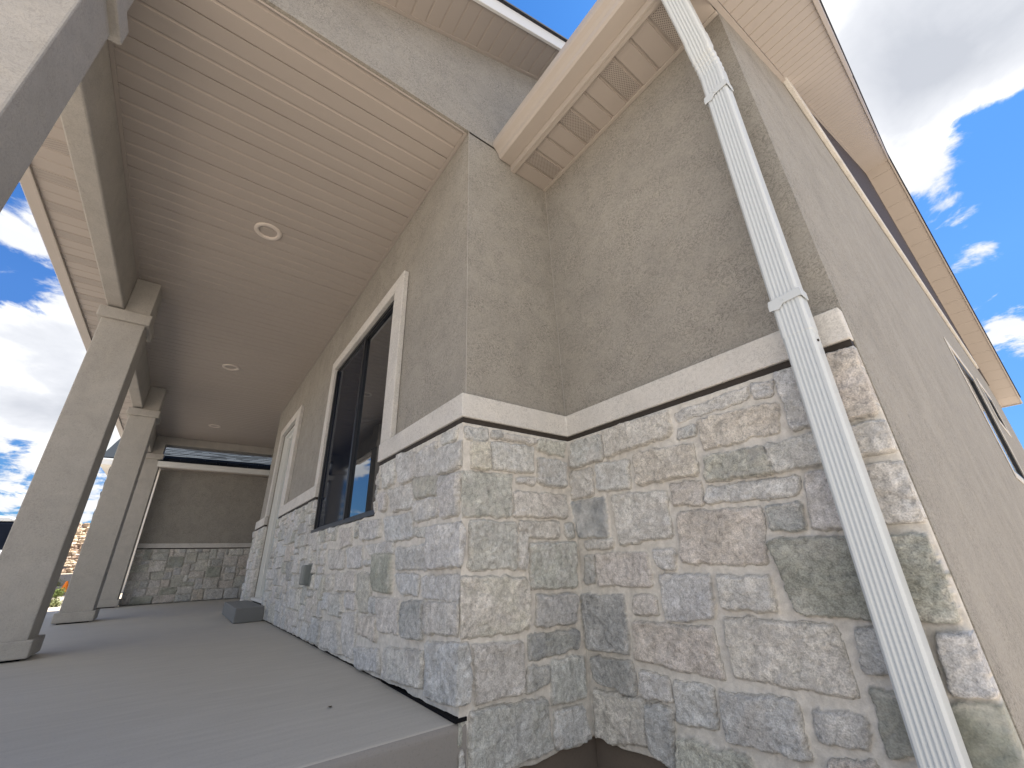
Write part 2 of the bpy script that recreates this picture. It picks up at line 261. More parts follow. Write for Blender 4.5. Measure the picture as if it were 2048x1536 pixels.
TAN = srgb(196, 178, 160, 1.0)
M = {}
M['stucco'] = mat_stucco('stucco_taupe', (0.365, 0.347, 0.315, 1))
M['stucco_side'] = mat_stucco('stucco_taupe_side', (0.365, 0.347, 0.315, 1), worm=0.8)
M['stucco_col'] = mat_stucco('stucco_pale', (0.43, 0.412, 0.385, 1), worm=0.45)
M['foam'] = mat_stucco('trim_coat', (0.645, 0.63, 0.605, 1), worm=0.6, var=0.04)
M['stone'] = mat_stone('stone_veneer')
M['concrete'] = mat_concrete('porch_concrete', (0.49, 0.468, 0.425, 1))
M['concrete_edge_shade'] = mat_concrete('porch_edge_shade', (0.27, 0.255, 0.24, 1), False)  # shade of the slab's end face put into a darker colour
M['concrete_dark'] = mat_concrete('step_concrete', (0.20, 0.205, 0.205, 1), False)
M['found'] = mat_concrete('foundation_concrete', (0.15, 0.125, 0.105, 1), False)
M['soffit'] = mat_vinyl('soffit_vinyl', (0.43, 0.385, 0.35, 1))
M['vent'] = mat_vent('soffit_perforated', (0.43, 0.385, 0.35, 1))
M['vent_soft'] = mat_vent('soffit_perforated_fine', (0.43, 0.385, 0.35, 1), dk=0.6)
M['metal_tan'] = mat_vinyl('gutter_enamel', (0.46, 0.415, 0.375, 1), 0.35, False)
M['metal_white'] = mat_vinyl('downspout_enamel', (0.60, 0.645, 0.675, 1), 0.32, False)
M['white'] = mat_plain('white_paint', (0.74, 0.75, 0.74, 1), 0.4, 0.35, 0.03)
M['door'] = mat_plain('door_paint', (0.42, 0.46, 0.47, 1), 0.45, 0.35, 0.03)
M['black'] = mat_plain('black_frame', (0.012, 0.013, 0.016, 1), 0.35, 0.5, 0.1)
M['flash'] = mat_plain('dark_flashing', (0.045, 0.038, 0.033, 1), 0.7, 0.2, 0.3, 30)
M['glass'] = mat_glass('window_glass')
M['screen'] = mat_glass('screen_glass', (0.010, 0.013, 0.022, 1), 1.13, 0.05)
M['room'] = mat_plain('dark_interior', (0.05, 0.05, 0.05, 1), 0.9, 0.1, 0.2)
M['shingle'] = mat_shingle('roof_shingle')
M['shake'] = mat_shake('brown_shake')
M['outlet'] = mat_plain('grey_box', (0.16, 0.18, 0.18, 1), 0.4, 0.4, 0.05)
M['lamp'] = mat_plain('lamp_trim', (0.66, 0.60, 0.55, 1), 0.5, 0.3, 0.03)
M['lens'] = mat_plain('lamp_lens', (0.66, 0.57, 0.52, 1), 0.35, 0.4, 0.03)
M['dark'] = mat_plain('dark_gap', (0.010, 0.010, 0.012, 1), 0.9, 0.1, 0.2)
# ---------------------------------------------------------------- mesh helpers
class MB:
    def __init__(s): s.v = []; s.f = []
    def add(s, vs, fs):
        n = len(s.v); s.v += [tuple(p) for p in vs]; s.f += [tuple(i+n for i in f) for f in fs]
    def box(s, x0, x1, y0, y1, z0, z1):
        s.add([(x0,y0,z0),(x1,y0,z0),(x1,y1,z0),(x0,y1,z0),(x0,y0,z1),(x1,y0,z1),(x1,y1,z1),(x0,y1,z1)],
              [(0,3,2,1),(4,5,6,7),(0,1,5,4),(1,2,6,5),(2,3,7,6),(3,0,4,7)])
    def prism(s, poly, ax, a0, a1):
        """polygon (list of 2D points in the two other axes, in order) extruded along ax from a0 to a1"""
        n = len(poly)
        def P(a, q): return (a, q[0], q[1]) if ax == 'x' else ((q[0], a, q[1]) if ax == 'y' else (q[0], q[1], a))
        s.add([P(a0, q) for q in poly]+[P(a1, q) for q in poly],
              [tuple(range(n))[::-1], tuple(range(n, 2*n))]+[(i, (i+1) % n, n+(i+1) % n, n+i) for i in range(n)])
    def build(s, name, mat, parent=None, bevel=0.0, smooth=False, shear=False, seg=2):
        v = s.v
        if shear: v = [(x-0.004*max(0, y-0.58), y, z) for x, y, z in v]
        me = bpy.data.meshes.new(name); me.from_pydata(v, [], s.f); me.update()
        bm = bmesh.new(); bm.from_mesh(me); bmesh.ops.recalc_face_normals(bm, faces=bm.faces); bm.to_mesh(me); bm.free()
        me.materials.append(M[mat] if isinstance(mat, str) else mat)
        o = bpy.data.objects.new(name, me); COL.objects.link(o)
        if parent is not None: o.parent = parent
        if smooth:
            for p in me.polygons: p.use_smooth = True
        if bevel:
            b = o.modifiers.new('bevel', 'BEVEL'); b.width = bevel; b.segments = seg; b.limit_method = 'ANGLE'; b.angle_limit = R(40)
        return o
def thing(name, label, cat, loc=(0,0,0), group=None):
    o = bpy.data.objects.new(name, None); COL.objects.link(o); o.location = loc; o.empty_display_size = 0.1
    tag(o, label, cat, group); return o
def tag(o, label=None, cat=None, group=None, kind=None):
    if label: o['label'] = label
    if cat: o['category'] = cat
    if group: o['group'] = group
    if kind: o['kind'] = kind
    return o
def wall_panel(mb, ax, a, thick, u0, u1, z0, z1, holes):
    """rectangular wall in the plane ax = a (outer face), going back by thick; holes = (u0,u1,z0,z1)"""
    us = sorted({u0, u1}|{h[i] for h in holes for i in (0, 1)}); zs = sorted({z0, z1}|{h[i] for h in holes for i in (2, 3)})
    us = [u for u in us if u0 <= u <= u1]; zs = [z for z in zs if z0 <= z <= z1]
    P = (lambda u, w, z: (a+w, u, z)) if ax == 'x' else (lambda u, w, z: (u, a+w, z))
    def solid(i, j):
        if not (0 <= i < len(us)-1 and 0 <= j < len(zs)-1): return False
        cu, cz = (us[i]+us[i+1])/2, (zs[j]+zs[j+1])/2
        return not any(h[0] < cu < h[1] and h[2] < cz < h[3] for h in holes)
    for i in range(len(us)-1):
        for j in range(len(zs)-1):
            if not solid(i, j): continue
            A, B, C_, D = us[i], us[i+1], zs[j], zs[j+1]
            mb.add([P(A,0,C_),P(B,0,C_),P(B,0,D),P(A,0,D)], [(0,1,2,3)])
            mb.add([P(A,thick,C_),P(B,thick,C_),P(B,thick,D),P(A,thick,D)], [(3,2,1,0)])
            for di, dj, e in ((-1,0,((A,C_),(A,D))),(1,0,((B,C_),(B,D))),(0,-1,((A,C_),(B,C_))),(0,1,((A,D),(B,D)))):
                if not solid(i+di, j+dj):
                    (p, q), (r_, t) = e
                    mb.add([P(p,0,q),P(r_,0,t),P(r_,thick,t),P(p,thick,q)], [(0,1,2,3)])
def groove_sheet(mb, O, U, V, Nn, ulen, vlen, offs, narrow=lambda i: False, w=0.011, d=0.007, th=0.0):
    """sheet spanned by U (across the grooves) and V (along them); Nn points away from the viewer's side"""
    O, U, V, Nn = Vector(O), Vector(U).normalized(), Vector(V).normalized(), Vector(Nn).normalized()
    pr = [(0.0, 0.0)]
    for i, o in enumerate(offs):
        if narrow(i): a, b_, dd = 0.0035, 0.0045, 0.013
        else: a, b_, dd = w*0.45, w*0.9, d
        if o-a <= pr[-1][0] or o+b_ >= ulen: continue
        pr += [(o-a, 0.0), (o-a*0.7, dd), (o+a*0.5, dd), (o+b_, 0.0)]
    pr.append((ulen, 0.0))
    vs = []; fs = []
    for k, (u, h) in enumerate(pr):
        vs += [O+U*u+Nn*h, O+U*u+Nn*h+V*vlen]
        if k: fs.append((2*k-2, 2*k, 2*k+1, 2*k-1))
    mb.add(vs, fs)

HB, HC, HX = 0.5793, 1.1698, 2.75      # jog depth, recess width, porch ceiling height
XE, XG, XL = -5.764, -8.43, -8.40     # end of porch wall, garage wall, end of porch roof

# ---------------------------------------------------------------- setting
mb = MB(); mb.add([(-400,-300,-0.27),(300,-300,-0.27),(300,300,-0.27),(-400,300,-0.27)], [(0,1,2,3)])
def mat_ground():
    m, nt, b = new_mat('dirt'); v = coords(nt)
    c = mixc(nt, (0.33, 0.275, 0.22, 1), (0.44, 0.385, 0.32, 1), noise(nt, v, 0.7, 8, 0.65))
    c = mixc(nt, c, ramp(nt, noise(nt, v, 25, 4), [(0.3, 0.75), (0.7, 1.2)]), 1.0, 'MULTIPLY')
    c = mixc(nt, c, (0.16, 0.17, 0.07, 1), ramp(nt, noise(nt, v, 0.35, 5, 0.6), [(0.56, 0.0), (0.66, 0.7)]))
    nt.links.new(c, b.inputs['Base Color']); b.inputs['Roughness'].default_value = 0.95; bump(nt, b, noise(nt, v, 30, 5), 0.5, 0.02)
    return m
M['ground'] = mat_ground()
tag(mb.build('ground', 'ground'), kind='structure')
mb = MB(); mb.box(-12.6, -8.48, -12, -1.5, -0.40, -0.20); tag(mb.build('driveway', 'concrete', bevel=0.01), kind='structure')
# porch slab with rounded nose
mb = MB()
r = 0.022; nose = [(0.035-r+r*math.sin(a), -r+r*math.cos(a)) for a in [R(x) for x in (0, 15, 30, 45, 60, 75, 90)]]
xs = [-8.47+0.0]; 
prof = [(-8.372, -0.34), (-8.372, 0.0)]+nose+[(0.035, -0.34)]
mb.prism(prof, 'y', -1.98, -0.004)
mb.prism([(-8.372, -0.34), (-8.372, -0.0005), (-5.80, -0.0005), (-5.80, -0.34)], 'y', -0.0035, 3.0)
slab = mb.build('porch_floor', 'concrete'); tag(slab, kind='structure'); slab.data.materials.append(M['concrete_edge_shade'])
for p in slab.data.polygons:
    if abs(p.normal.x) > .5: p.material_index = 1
mb = MB(); mb.box(XE, -0.0, 0.002, 0.14, -0.5, 0.0); mb.box(-0.14, 0.012, 0.002, HB+0.012, -0.5, -0.10)
mb.box(0.014, HC-0.004, HB-0.010, HB+0.13, -0.5, -0.10)

# ---------------------------------------------------------------- the house
house = thing('house', 'taupe stucco house with stone base, covered porch, gutters and two roofs', 'house', (0, 0, -0.27))
def hpart(o): return o
class HP:                             # parent inverse so parts keep world coordinates
    pass
def par(o, p):
    o.parent = p; o.matrix_parent_inverse = Matrix.Translation(-Vector((0, 0, -0.27))) if p is house else Matrix.Identity(4); return o
HP_ = lambda o: par(o, house)
HP_(mb.build('foundation', 'found'))

# stucco walls
WIN = (-2.325, -0.905, 0.705, 2.15); DOOR = (-4.94, -4.00, -0.02, 2.16)
mb = MB(); wall_panel(mb, 'y', 0.0, 0.16, XE, 0.0, -0.3, 2.90, [WIN, DOOR]); HP_(mb.build('stucco_wall', 'stucco'))
mb = MB(); mb.box(XE, XE+0.12, 0.163, 9.0, -0.3, 2.9); HP_(mb.build('stucco_wall', 'stucco'))
mb = MB(); mb.box(-0.12, 0.0, 0.16, HB+0.10, -0.3, 2.7505); HP_(mb.build('stucco_wall', 'stucco'))
mb = MB(); mb.box(0.0005, HC, HB, HB+0.10, -0.3, 2.75); HP_(mb.build('stucco_wall', 'stucco'))
rz = lambda y: 3.576+0.436*y
sz = lambda y: 2.704+0.527*(y-0.61)
RY0, RZ0 = 6.356, 5.733; RE, REZ = 12.218, 3.055
# gable end above the porch beam
mb = MB(); mb.prism([(-1.716, 2.752), (HB+0.05, 2.752), (12.0, 2.752), (12.0, rz(RY0)-0.436*(12-RY0)), (RY0, rz(RY0)), (-1.716, rz(-1.716))], 'x', -0.014, 0.004)
HP_(mb.build('gable_wall', 'stucco'))
# side wall with its gable
SW1 = (4.78, 6.30, 1.02, 2.26); SW2 = (7.3, 8.5, 1.93, 2.44)
mb = MB(); wall_panel(mb, 'x', HC, -0.16, HB+0.101, 12.0, -0.3, 2.70, [SW1, SW2])
mb.add([(HC,HB,-.3),(HC,HB+0.101,-.3),(HC,HB+0.101,2.70),(HC,HB,2.70)], [(0,1,2,3)])
mb.prism([(HB, 2.7005), (12.0, 2.7005), (12.0, RZ0-0.457*(12-RY0)), (RY0, RZ0), (HB, sz(HB))], 'x', HC-0.16, HC)
HP_(mb.build('side_wall', 'stucco_side', shear=True))
mb = MB(); mb.prism([(1.9, 3.3455), (11.4, 3.3455), (RY0, RZ0-0.01)], 'x', HC+0.001, HC+0.012); HP_(mb.build('gable_siding', 'shake', shear=True))
mb = MB(); mb.box(HC+0.001, HC+0.030, 1.46, 9.6, 3.250, 3.345); HP_(mb.build('belly_band', 'foam', bevel=0.006, shear=True))

# corner bead, its caught light painted as paler stucco, and the joint at ceiling height
mb = MB(); mb.box(-0.001, 0.0022, -0.0022, 0.001, 1.09, 2.751); HP_(mb.build('corner_bead', 'stucco_col', bevel=0.0008))
mb = MB(); mb.box(0.001, 0.0045, 0.0, 0.40, 2.742, 2.7505); HP_(mb.build('control_joint', 'flash'))
mb = MB(); mb.box(0.0012, 0.0042, HB-0.0042, HB-0.0012, 1.09, 2.64); HP_(mb.build('corner_bead', 'stucco_col'))

# belt trim
E = 0.040; T0, T1 = 0.988, 1.090
mb = MB(); mb.prism([(-0.903, 0.001), (-0.903, -E), (E, -E), (E, HB-E), (HC-0.001, HB-E), (HC-0.001, HB-0.001), (0.001, HB-0.001), (0.001, 0.001)], 'z', T0, T1)
HP_(mb.build('belt_trim', 'foam', bevel=0.004))
mb = MB(); mb.box(-3.885, -2.327, -E, -0.001, T0, T1); HP_(mb.build('belt_trim', 'foam', bevel=0.004))
mb = MB(); mb.box(XE-0.02, -4.985, -E, -0.001, T0, T1); HP_(mb.build('belt_trim', 'foam', bevel=0.004))
F = 0.030
mb = MB(); mb.prism([(-0.90, 0.001), (-0.90, -F), (F, -F), (F, HB-F), (HC-0.004, HB-F), (HC-0.004, HB-0.001), (0.001, HB-0.001), (0.001, 0.001)], 'z', 0.968, T0-0.001)
HP_(mb.build('flashing', 'flash'))
for a, b_ in ((-3.99, -2.33), (XE-0.01, -4.95)):
    mb = MB(); mb.box(a, b_, -F, -0.001, 0.968, T0-0.001); HP_(mb.build('flashing', 'flash'))

# ---- stone veneer: one carved skin that wraps the porch wall, the jog and the recess
d0 = 0.045; SB = d0+HB
def hsh(ix, iy, seed):
    h = (ix.astype(np.int64)*374761393+iy.astype(np.int64)*668265263+seed*1442695041) & 0x7fffffff
    h = ((h ^ (h >> 13))*1274126177) & 0x7fffffff
    return ((h ^ (h >> 16)) & 0xffff)/65535.0
def vn(x, y, seed):
    ix, iy = np.floor(x), np.floor(y); fx, fy = x-ix, y-iy; fx = fx*fx*(3-2*fx); fy = fy*fy*(3-2*fy)
    a = hsh(ix, iy, seed); b_ = hsh(ix+1, iy, seed); c = hsh(ix, iy+1, seed); d = hsh(ix+1, iy+1, seed)
    return (a*(1-fx)+b_*fx)*(1-fy)+(c*(1-fx)+d*fx)*fy
def fbm(x, y, sc, oc, seed, gain=0.5):
    t = 0; a = 1; n = 0
    for k in range(oc):
        t = t+a*vn(x*sc+7.3*k, y*sc-3.1*k, seed+k*17); n += a; a *= gain; sc *= 2.03
    return t/n
PAL = {'g': (150,149,146), 'G': (145,145,137), 'o': (140,139,128), 'O': (114,115,106), 'l': (160,158,155), 'L': (155,155,154), 'n': (157,151,144),
       'N': (161,152,142), 'c': (170,166,158), 'd': (131,131,129), 'D': (120,121,120), 'y': (158,154,137), 'b': (146,136,123), 'm': (157,152,144)}
def s2l(c): c = np.array(c)/255.0; return np.where(c <= .04045, c/12.92, ((c+.055)/1.055)**2.4)
ALB = 1.95*np.array([0.965, 1.0, 1.05])
STONES = [(t[0], [float(z) for z in t[1:].split(',')]) for t in STONE_DATA.split(';')]
def fill_stones(s0, s1, z0, z1, given, holes, seed, cell=0.052, kinds='lLgnLlcdnlGo', pal_alt=None):
    """irregular ashlar: random rectangles of cells wherever nothing is given"""
    rnd = random.Random(seed); nu, nz = int((s1-s0)/cell), int((z1-z0)/cell); cu, cz = (s1-s0)/nu, (z1-z0)/nz
    occ = [[False]*nz for _ in range(nu)]
    for i in range(nu):
        for j in range(nz):
            u, z = s0+(i+.5)*cu, z0+(j+.5)*cz
            if any(min(q[0],q[6])-.012 < u+cu*.42 and u-cu*.42 < max(q[2],q[4])+.012 and min(q[5],q[7])-.012 < z+cz*.42 and z-cz*.42 < max(q[1],q[3])+.012 for _, q in given): occ[i][j] = True
            if any(h[0]-.0 < u < h[1] and h[2] < z < h[3] for h in holes): occ[i][j] = True
    out = []
    order = [(i, j) for j in range(nz) for i in range(nu)]
    for pas in (0, 1):
        for i, j in order:
            if occ[i][j]: continue
            ch = [(5,3),(4,3),(5,2),(4,2),(3,3),(3,2),(4,2),(3,2),(2,2),(3,1),(2,1),(2,3)]
            rnd.shuffle(ch); done = False
            for w, h in ch+[(2,1),(1,2),(1,1)]:
                if i+w > nu or j+h > nz or any(occ[a][b_] for a in range(i, i+w) for b_ in range(j, j+h)): continue
                for a in range(i, i+w):
                    for b_ in range(j, j+h): occ[a][b_] = True
                g = 0.007; jt = lambda: rnd.uniform(-.004, .004)
                u0, u1, y0, y1 = s0+i*cu+g, s0+(i+w)*cu-g, z0+j*cz+g, z0+(j+h)*cz-g
                if w*h > 1 or rnd.random() < .6:
                    out.append((rnd.choice(kinds), [u0+jt(), y1+jt(), u1+jt(), y1+jt(), u1+jt(), y0+jt(), u0+jt(), y0+jt()]))
                break
    return out
def stone_field(S, Z, stones, seed0, base=0.030, relief=1.0):
    """height above the wall plane and colour for every grid point"""
    n1 = fbm(S, Z, 28, 3, 3)-.5; n2 = fbm(S, Z, 28, 3, 91)-.5; n3 = fbm(S, Z, 95, 2, 5)-.5; n4 = fbm(S, Z, 95, 2, 55)-.5
    SW = S+n1*.016+n3*.006; ZW = Z+n2*.016+n4*.006
    mort = base+(fbm(S, Z, 60, 3, 8)-.5)*.004+(fbm(S, Z, 9, 2, 80)-.5)*.004
    D = mort.copy(); C_ = np.zeros(S.shape+(4,)); mc = s2l(PAL['m'])*ALB
    gc_ = s2l((154,152,149))*ALB
    C_[..., :3] = mc*(0.80+0.40*fbm(S, Z, 60, 4, 31))[..., None]; C_[..., 3] = 0.0
    scol = S[0]
    for k, (t, q) in enumerate(stones):
        rnd = random.Random(seed0+k*13)
        u0, u1 = min(q[0], q[6])-.03, max(q[2], q[4])+.03; i0, i1 = np.searchsorted(scol, [u0, u1])
        if i1-i0 < 2: continue
        sl = (slice(None), slice(i0, i1)); x, y = SW[sl], ZW[sl]
        P = [(q[0],q[1]), (q[2],q[3]), (q[4],q[5]), (q[6],q[7])]; acc = 0
        for a in range(4):
            (x0, y0), (x1, y1) = P[a], P[(a+1) % 4]; ex, ey = x1-x0, y1-y0; L_ = math.hypot(ex, ey)+1e-9
            dd = (ey*(x-x0)-ex*(y-y0))/L_            # clockwise polygon: inside is positive
            acc = acc+np.exp(np.clip(-dd*190, -60, 60))
        m_ = -np.log(acc)/190
        ew = rnd.uniform(.004, .008); prof = np.clip((m_+.005)/ew, 0, 1); prof = prof*prof*(3-2*prof)
        if prof.max() <= 0: continue
        so = seed0+k*7
        w, h = max(q[2],q[4])-min(q[0],q[6]), q[1]-q[7]
        hgt = rnd.uniform(.011, .026)*relief*(1.0 if min(w, h) > .06 else .7)
        rough = fbm(S[sl]+k, Z[sl], rnd.uniform(9, 16), 5, so, .6)
        ang = rnd.uniform(0, 3.14); ca, sa = math.cos(ang), math.sin(ang)
        split = np.abs(fbm((S[sl]*ca+Z[sl]*sa)*1.0, (-S[sl]*sa+Z[sl]*ca)*.45, 16, 4, so+3, .55)-.5)*2
        ledge = fbm(S[sl]-k, Z[sl]*1.4, 7, 2, so+5); ledge = np.floor(ledge*5)/5+.2*np.clip((ledge*5) % 1*4-1.5, 0, 1)
        tilt = (x-(P[0][0]+P[1][0])/2)*rnd.uniform(-.03, .03)+(y-P[0][1]+h/2)*rnd.uniform(-.05, .05)
        st = mort[sl]+prof*(hgt+(rough-.5)*.011*relief-split*.008*relief+(ledge-.5)*.015*relief+tilt)
        st = np.where(prof > 0.02, np.maximum(st, mort[sl]-.003), D[sl])
        D[sl] = np.where(prof > 0.02, st, D[sl])
        base_c = s2l(PAL[t])*ALB*rnd.uniform(.90, 1.08); hue = np.array([rnd.uniform(.985,1.025), 1.0, rnd.uniform(.965,1.015)])
        base_c = base_c*(.88 if t in 'ODd' else .62)+gc_*(.12 if t in 'ODd' else .38)
        a1 = fbm(S[sl]+3*k, Z[sl], 13, 5, so+9, .6)[..., None]; a2 = fbm(S[sl]*ca+Z[sl]*sa, (Z[sl]*ca-S[sl]*sa)*2.5, 11, 5, so+21, .6)[..., None]
        second = .35*gc_+.65*s2l(PAL[rnd.choice({'N': 'bbb', 'n': 'bnc', 'c': 'ynn', 'o': 'ODy', 'O': 'oDo', 'y': 'obc', 'G': 'dog', 'g': 'dLn', 'l': 'nLc', 'L': 'ldg', 'd': 'Dgn', 'D': 'dgO'}.get(t, 'ggg'))])*ALB
        f = np.clip((a1-.44)*5, 0, 1)*.6
        cc = (base_c*hue)*(1-f)+second*f
        cc = cc*(.74+.50*a2)
        cc = cc*(1-.22*np.clip((split[..., None]-.35)*2, 0, 1))
        edge = np.clip(1-np.abs(m_-.006)/.006, 0, 1)[..., None]*np.clip((a2-.42)*5, 0, 1)      # limewash left on the arrises
        cc = cc*(1-.45*edge)+(mc*1.08)*.45*edge
        pf = np.clip(prof*1.8-.25, 0, 1)[..., None]
        C_[sl][..., :3] = C_[sl][..., :3]*(1-pf)+cc*pf
        C_[sl][..., 3] = C_[sl][..., 3]*(1-pf[..., 0])+pf[..., 0]*rnd.choice([.2, .4, .8, 1.0])*(0.25 if t in 'OD' else 1)
    return D, C_
def build_skin(name, sarr, zbot, ztop, nrow, stones, seed, place, holes, parent, mat='stone', base=.030, relief=1.0, zclamp=None):
    zb = zbot(sarr); t = np.linspace(0, 1, nrow)[:, None]
    S = np.repeat(sarr[None, :], nrow, 0)
    if zclamp is None: Z = zb[None, :]*(1-t)+ztop*t
    else: Z = np.maximum(np.minimum(zb.max(), -.14)+t*(ztop-np.minimum(zb.max(), -.14))+(zb[None, :]-zb.max())*np.clip(1-t*5, 0, 1), zclamp(sarr)[None, :])
    D, C_ = stone_field(S, Z, stones, seed, base, relief)
    if holes:
        wob = (fbm(S, Z, 14, 3, 77)-.5)*.030
        for h in holes:
            ins = np.minimum(np.minimum(S-h[0], h[1]-S), np.minimum(Z-h[2], h[3]-Z))-np.abs(wob)*h[4]    # >0 inside the opening
            k = np.clip((-ins)/.012, 0, 1); k = np.sqrt(k*(2-k)); D = D*k
            h_in = ins > 0.004
            D = np.where(h_in, -9, D)
    # add closing rows at bottom and top, closing column at both ends
    S = np.vstack([S[:1], S, S[-1:]]); Z = np.vstack([Z[:1], Z, Z[-1:]]); D = np.vstack([np.where(D[:1] < -1, -9, .001), D, np.where(D[-1:] < -1, -9, .001)]); C_ = np.concatenate([C_[:1], C_, C_[-1:]])
    S = np.hstack([S[:, :1], S, S[:, -1:]]); Z = np.hstack([Z[:, :1], Z, Z[:, -1:]]); D = np.hstack([np.where(D[:, :1] < -1, -9, .001), D, np.where(D[:, -1:] < -1, -9, .001)]); C_ = np.concatenate([C_[:, :1], C_, C_[:, -1:]], 1)
    bad = D < -1; X, Y = place(S, np.maximum(D, 0.0))
    V = np.stack([X, Y, Z], -1).reshape(-1, 3); nr, nc = S.shape
    idx = np.arange(nr*nc).reshape(nr, nc)
    a, b_, c, d = idx[:-1, :-1], idx[:-1, 1:], idx[1:, 1:], idx[1:, :-1]
    ok = ~(bad[:-1, :-1] | bad[:-1, 1:] | bad[1:, 1:] | bad[1:, :-1])
    dg = (Z[1:, :-1]-Z[:-1, :-1] < 1e-6) & (Z[1:, 1:]-Z[:-1, 1:] < 1e-6) & (np.abs(D[1:, :-1]-D[:-1, :-1]) < 1e-6); dg[0] = False; dg[-1] = False; ok &= ~dg
    Q = np.stack([a[ok], b_[ok], c[ok], d[ok]], -1).reshape(-1)
    me = bpy.data.meshes.new(name); nf = len(Q)//4
    me.vertices.add(len(V)); me.vertices.foreach_set('co', V.reshape(-1).astype(np.float32))
    me.loops.add(len(Q)); me.loops.foreach_set('vertex_index', Q.astype(np.int32))
    me.polygons.add(nf); me.polygons.foreach_set('loop_start', (np.arange(nf)*4).astype(np.int32)); me.polygons.foreach_set('loop_total', np.full(nf, 4, np.int32))
    me.polygons.foreach_set('use_smooth', np.ones(nf, bool)); me.update(calc_edges=True); me.validate()
    at = me.color_attributes.new('Col', 'FLOAT_COLOR', 'POINT'); at.data.foreach_set('color', np.clip(C_, 0, 1).reshape(-1).astype(np.float32))
    me.materials.append(M[mat]); o = bpy.data.objects.new(name, me); COL.objects.link(o)
    return o
def place_main(S, D):
    k = D-d0; onA = S <= d0; onB = (S > d0) & (S <= SB); 
    wA = np.clip((S-(d0-.02))/.02, 0, 1); wB0 = np.clip(1-(S-d0)/.02, 0, 1); wB1 = np.clip((S-(SB-.02))/.02, 0, 1); wC = np.clip(1-(S-SB)/.02, 0, 1)
    X = np.where(onA, S+k*wA, np.where(onB, D, d0+(S-SB)+k*wC))
    Y = np.where(onA, -D, np.where(onB, (S-d0)-d0-k*wB0-k*wB1, HB-D))
    return X, Y
send = SB+(HC-.003-d0)
ex_ = np.concatenate([np.arange(c-.022, c+.022, .0032) for c in (WIN[0], WIN[1], DOOR[0], DOOR[1])])
sarr = np.concatenate([np.arange(XE-.03, -2.6, .0135), np.arange(-2.6, -1.25, .0065), np.arange(-1.25, d0-.002, .0042), np.linspace(d0, SB, 138), np.arange(SB+.0042, send-.002, .0042), [send]])
sarr = np.unique(np.round(np.concatenate([[q for q in sarr if np.abs(ex_-q).min() > .002], ex_]), 5))
def zbot(s):
    nz = (fbm(s[None, :], s[None, :]*0, 11, 3, 400)[0]-.5)*.030
    return -0.160+nz
HOL = [(WIN[0]+.0, WIN[1]-.0, WIN[2]-.002, 9.0, 1), (DOOR[0], DOOR[1], -1.0, 9.0, .3)]
st = list(STONES)
st += fill_stones(XE-.03, -1.30, 0.012, 0.965, [s_ for s_ in STONES if min(s_[1][0], s_[1][6]) < d0], [h[:4] for h in HOL], 5, .050)
st += fill_stones(-1.30, SB-.0, -0.14, 0.965, [s_ for s_ in STONES if min(s_[1][0], s_[1][6]) < SB], [h[:4] for h in HOL]+[(-9, d0, -1, 0.0)], 6, .036)
st += fill_stones(SB+.01, send, -0.14, 0.965, [s_ for s_ in STONES if max(s_[1][2], s_[1][4]) > SB], [], 8, .036)
def zclampA(s):
    nz = (fbm(s[None, :], s[None, :]*0, 13, 3, 410)[0]-.5)*.014
    return np.where(s < d0-.006, 0.010+nz, -9.0)
veneer = HP_(build_skin('stone_veneer', sarr, zbot, 0.966, 268, st, 100, place_main, HOL, house, zclamp=zclampA))

# thin black foam strip where the stone meets the slab
mb = MB(); mb.add([(-.62,-.030,.0008),(.036,-.046,.0008),(.036,-.004,.0008),(-.62,-.004,.0008),(-.62,-.030,.004),(.036,-.046,.011),(.036,-.004,.011),(-.62,-.004,.004)], [(0,3,2,1),(4,5,6,7),(0,1,5,4),(1,2,6,5),(2,3,7,6),(3,0,4,7)]); HP_(mb.build('foam_and_shade_strip', 'dark'))
mb = MB(); mb.box(-3.98, -.63, -.026, -.006, .0008, .004); HP_(mb.build('foam_and_shade_strip', 'flash'))  # low dark strip painting dirt and shadow along the rest of the wall foot

# window of the porch wall
def hz(o, p): o.parent = p; return o
wroot_mb = MB(); x0, x1, z0, z1 = WIN
fr = 0.024
wroot_mb.box(x0, x0+fr, -.014, .075, z0+fr, z1-fr); wroot_mb.box(x1-fr, x1, -.006, .075, z0+fr, z1-fr)
wroot_mb.box(x0, x1, -.030, .075, z0, z0+fr); wroot_mb.box(x0, x1, -.006, .075, z1-fr, z1)
wroot_mb.box(-1.592, -1.560, -.004, .072, z0+fr, z1-fr)
window = HP_(wroot_mb.build('window', 'black', bevel=0.002))
mb = MB(); mb.box(-1.5595, x1-fr-.0005, .016, .022, z0+fr+.018, z1-fr-.018); hz(mb.build('pane', 'glass'), window)
mb = MB(); mb.box(x0+fr+.0005, -1.5925, .004, .010, z0+fr+.018, z1-fr-.018); hz(mb.build('insect_screen', 'screen'), window)
mb = MB()
for a, b_ in ((-1.5595, x1-fr), (x0+fr, -1.5925)):
    mb.box(a, b_, .002, .062, z0+fr, z0+fr+.0175); mb.box(a, b_, .002, .062, z1-fr-.0175, z1-fr)
    mb.box(a, a+.014, .002, .062, z0+fr+.018, z1-fr-.018) if a < -2 else mb.box(b_-.014, b_, .002, .062, z0+fr+.018, z1-fr-.018)
hz(mb.build('sash', 'black', bevel=0.0015), window)
mb = MB(); mb.box(-2.6, -0.7, .20, 2.2, 0.3, 2.6); hz(mb.build('dark_room', 'room'), window)
mb = MB()
mb.box(-0.902, -0.752, -.036, -.001, T1+.0005, 2.242); mb.box(-2.43, -0.9025, -.036, -.001, 2.152, 2.242); mb.box(-2.43, -2.328, -.036, -.001, T1+.0005, 2.1515)
HP_(mb.build('window_trim', 'foam', bevel=0.006))

